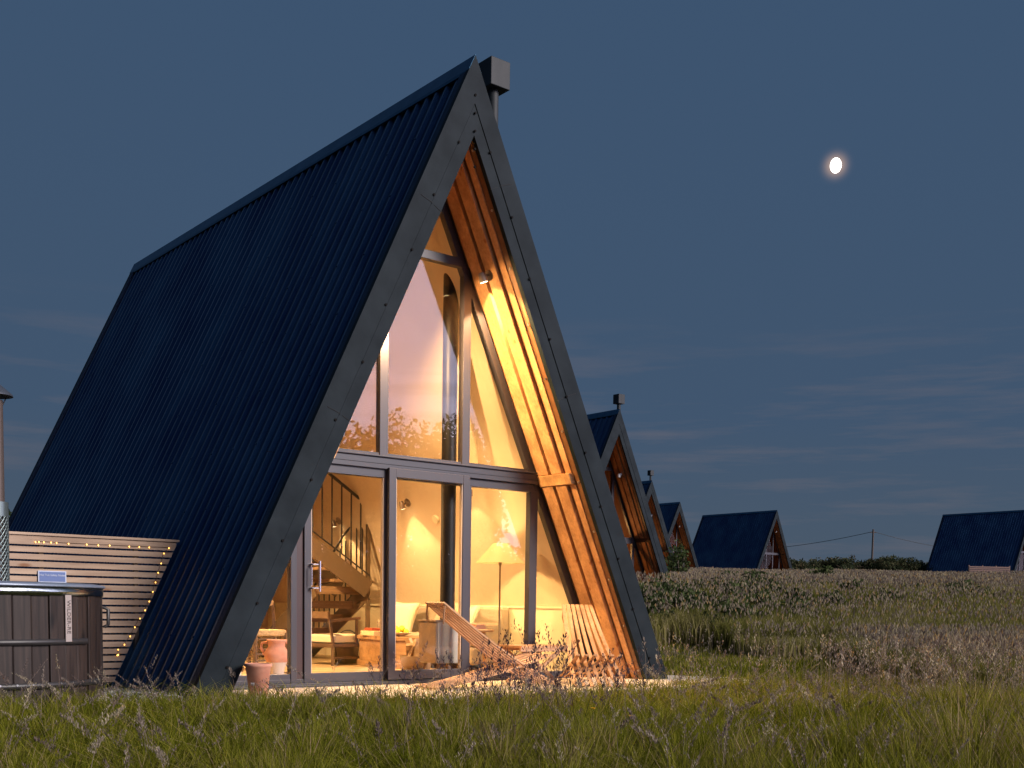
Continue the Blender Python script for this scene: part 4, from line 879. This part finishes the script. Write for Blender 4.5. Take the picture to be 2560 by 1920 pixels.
# tall stalks in front of the door and stick chairs
k = 120; px = rng.uniform(930, 1620, k); D = rng.uniform(7.4, 8.9, k); px = px[(rng.random(k) < .25+.75*np.clip((px-950)/250, 0, 1))]; D = D[:len(px)]
q = np.array([wp(a, b) for a, b in zip(px, D)]); zt_ = .813-(rng.normal(1672, 34, len(px))-1517)/2831.4*D; hh = np.clip(zt_-gz(q[:, 0], q[:, 1]), .3, 1.0)
panicles('tall_grass_stalks', q[:, 0], q[:, 1], hh, np.clip(rng.normal(.35, .2, len(px)), 0, 1), 'tall grass stalks painted dark as silhouettes against the lit patio', spk=26, size=1.05, pm=stalkm)
px = np.array([1195, 1215, 1240, 1345, 1362, 1368, 1398, 1410, 1445, 1452, 1500, 1285, 1332, 1380, 1425]); tops = np.array([1590, 1560, 1575, 1565, 1590, 1535, 1550, 1600, 1590, 1610, 1620, 1640, 1600, 1570, 1600]); D = rng.uniform(6.2, 7.6, len(px))
q = np.array([wp(a, b) for a, b in zip(px, D)]); hh = .813-(tops-1520)/2831.4*D-gz(q[:, 0], q[:, 1])
panicles('oat_grass_stalks', q[:, 0], q[:, 1], hh, np.full(len(px), .08), 'tallest open oat-like panicles in front of the right glass panes', spk=46, size=1.25, sparse=True, pm=stalkm)
x, y, D, px = sample(260, 5.0, 11, 1.0); ok = rng.random(len(x)) < .35+.6*np.clip((px-900)/1000, 0, 1)+.5*(px < 500); x, y, D, px = x[ok], y[ok], D[ok], px[ok]
panicles('feathery_panicles', x, y, rng.uniform(.26, .50, len(x))*(1-.25*np.clip((D-7)/4, 0, 1)), np.clip(rng.normal(.28, .2, len(x)), 0, 1), 'larger feathery mauve grass panicles leaning over the foreground', spk=70, size=.95, droop=(.2, 1.0))
# buttercups
for px_c, D_, z_ in ((1484, 7.0, .17), (1580, 6.6, .16)):
    x, y = wp(px_c, D_); zg = gzf(x, y)
    T = thing('buttercup', 'small yellow buttercup in the grass, '+('left' if px_c < 1500 else 'right')+' one of the two below the patio', 'flower', (x, y, zg)); hh = .813-((1775 if px_c < 1500 else 1793)-1521)/2831.4*D_-zg
    MB().tube([(0, 0, 0), (.01, 0, hh*.5), (0, 0, hh)], .0015, 5).build('stem', mat('stem_green', (.06, .08, .02)), T)
    MB().lathe([(0, hh), (.010, hh+.003), (.016, hh+.012)], n=10).build('petals', mat('petal', (.85, .45, .01), rough=.4), T)
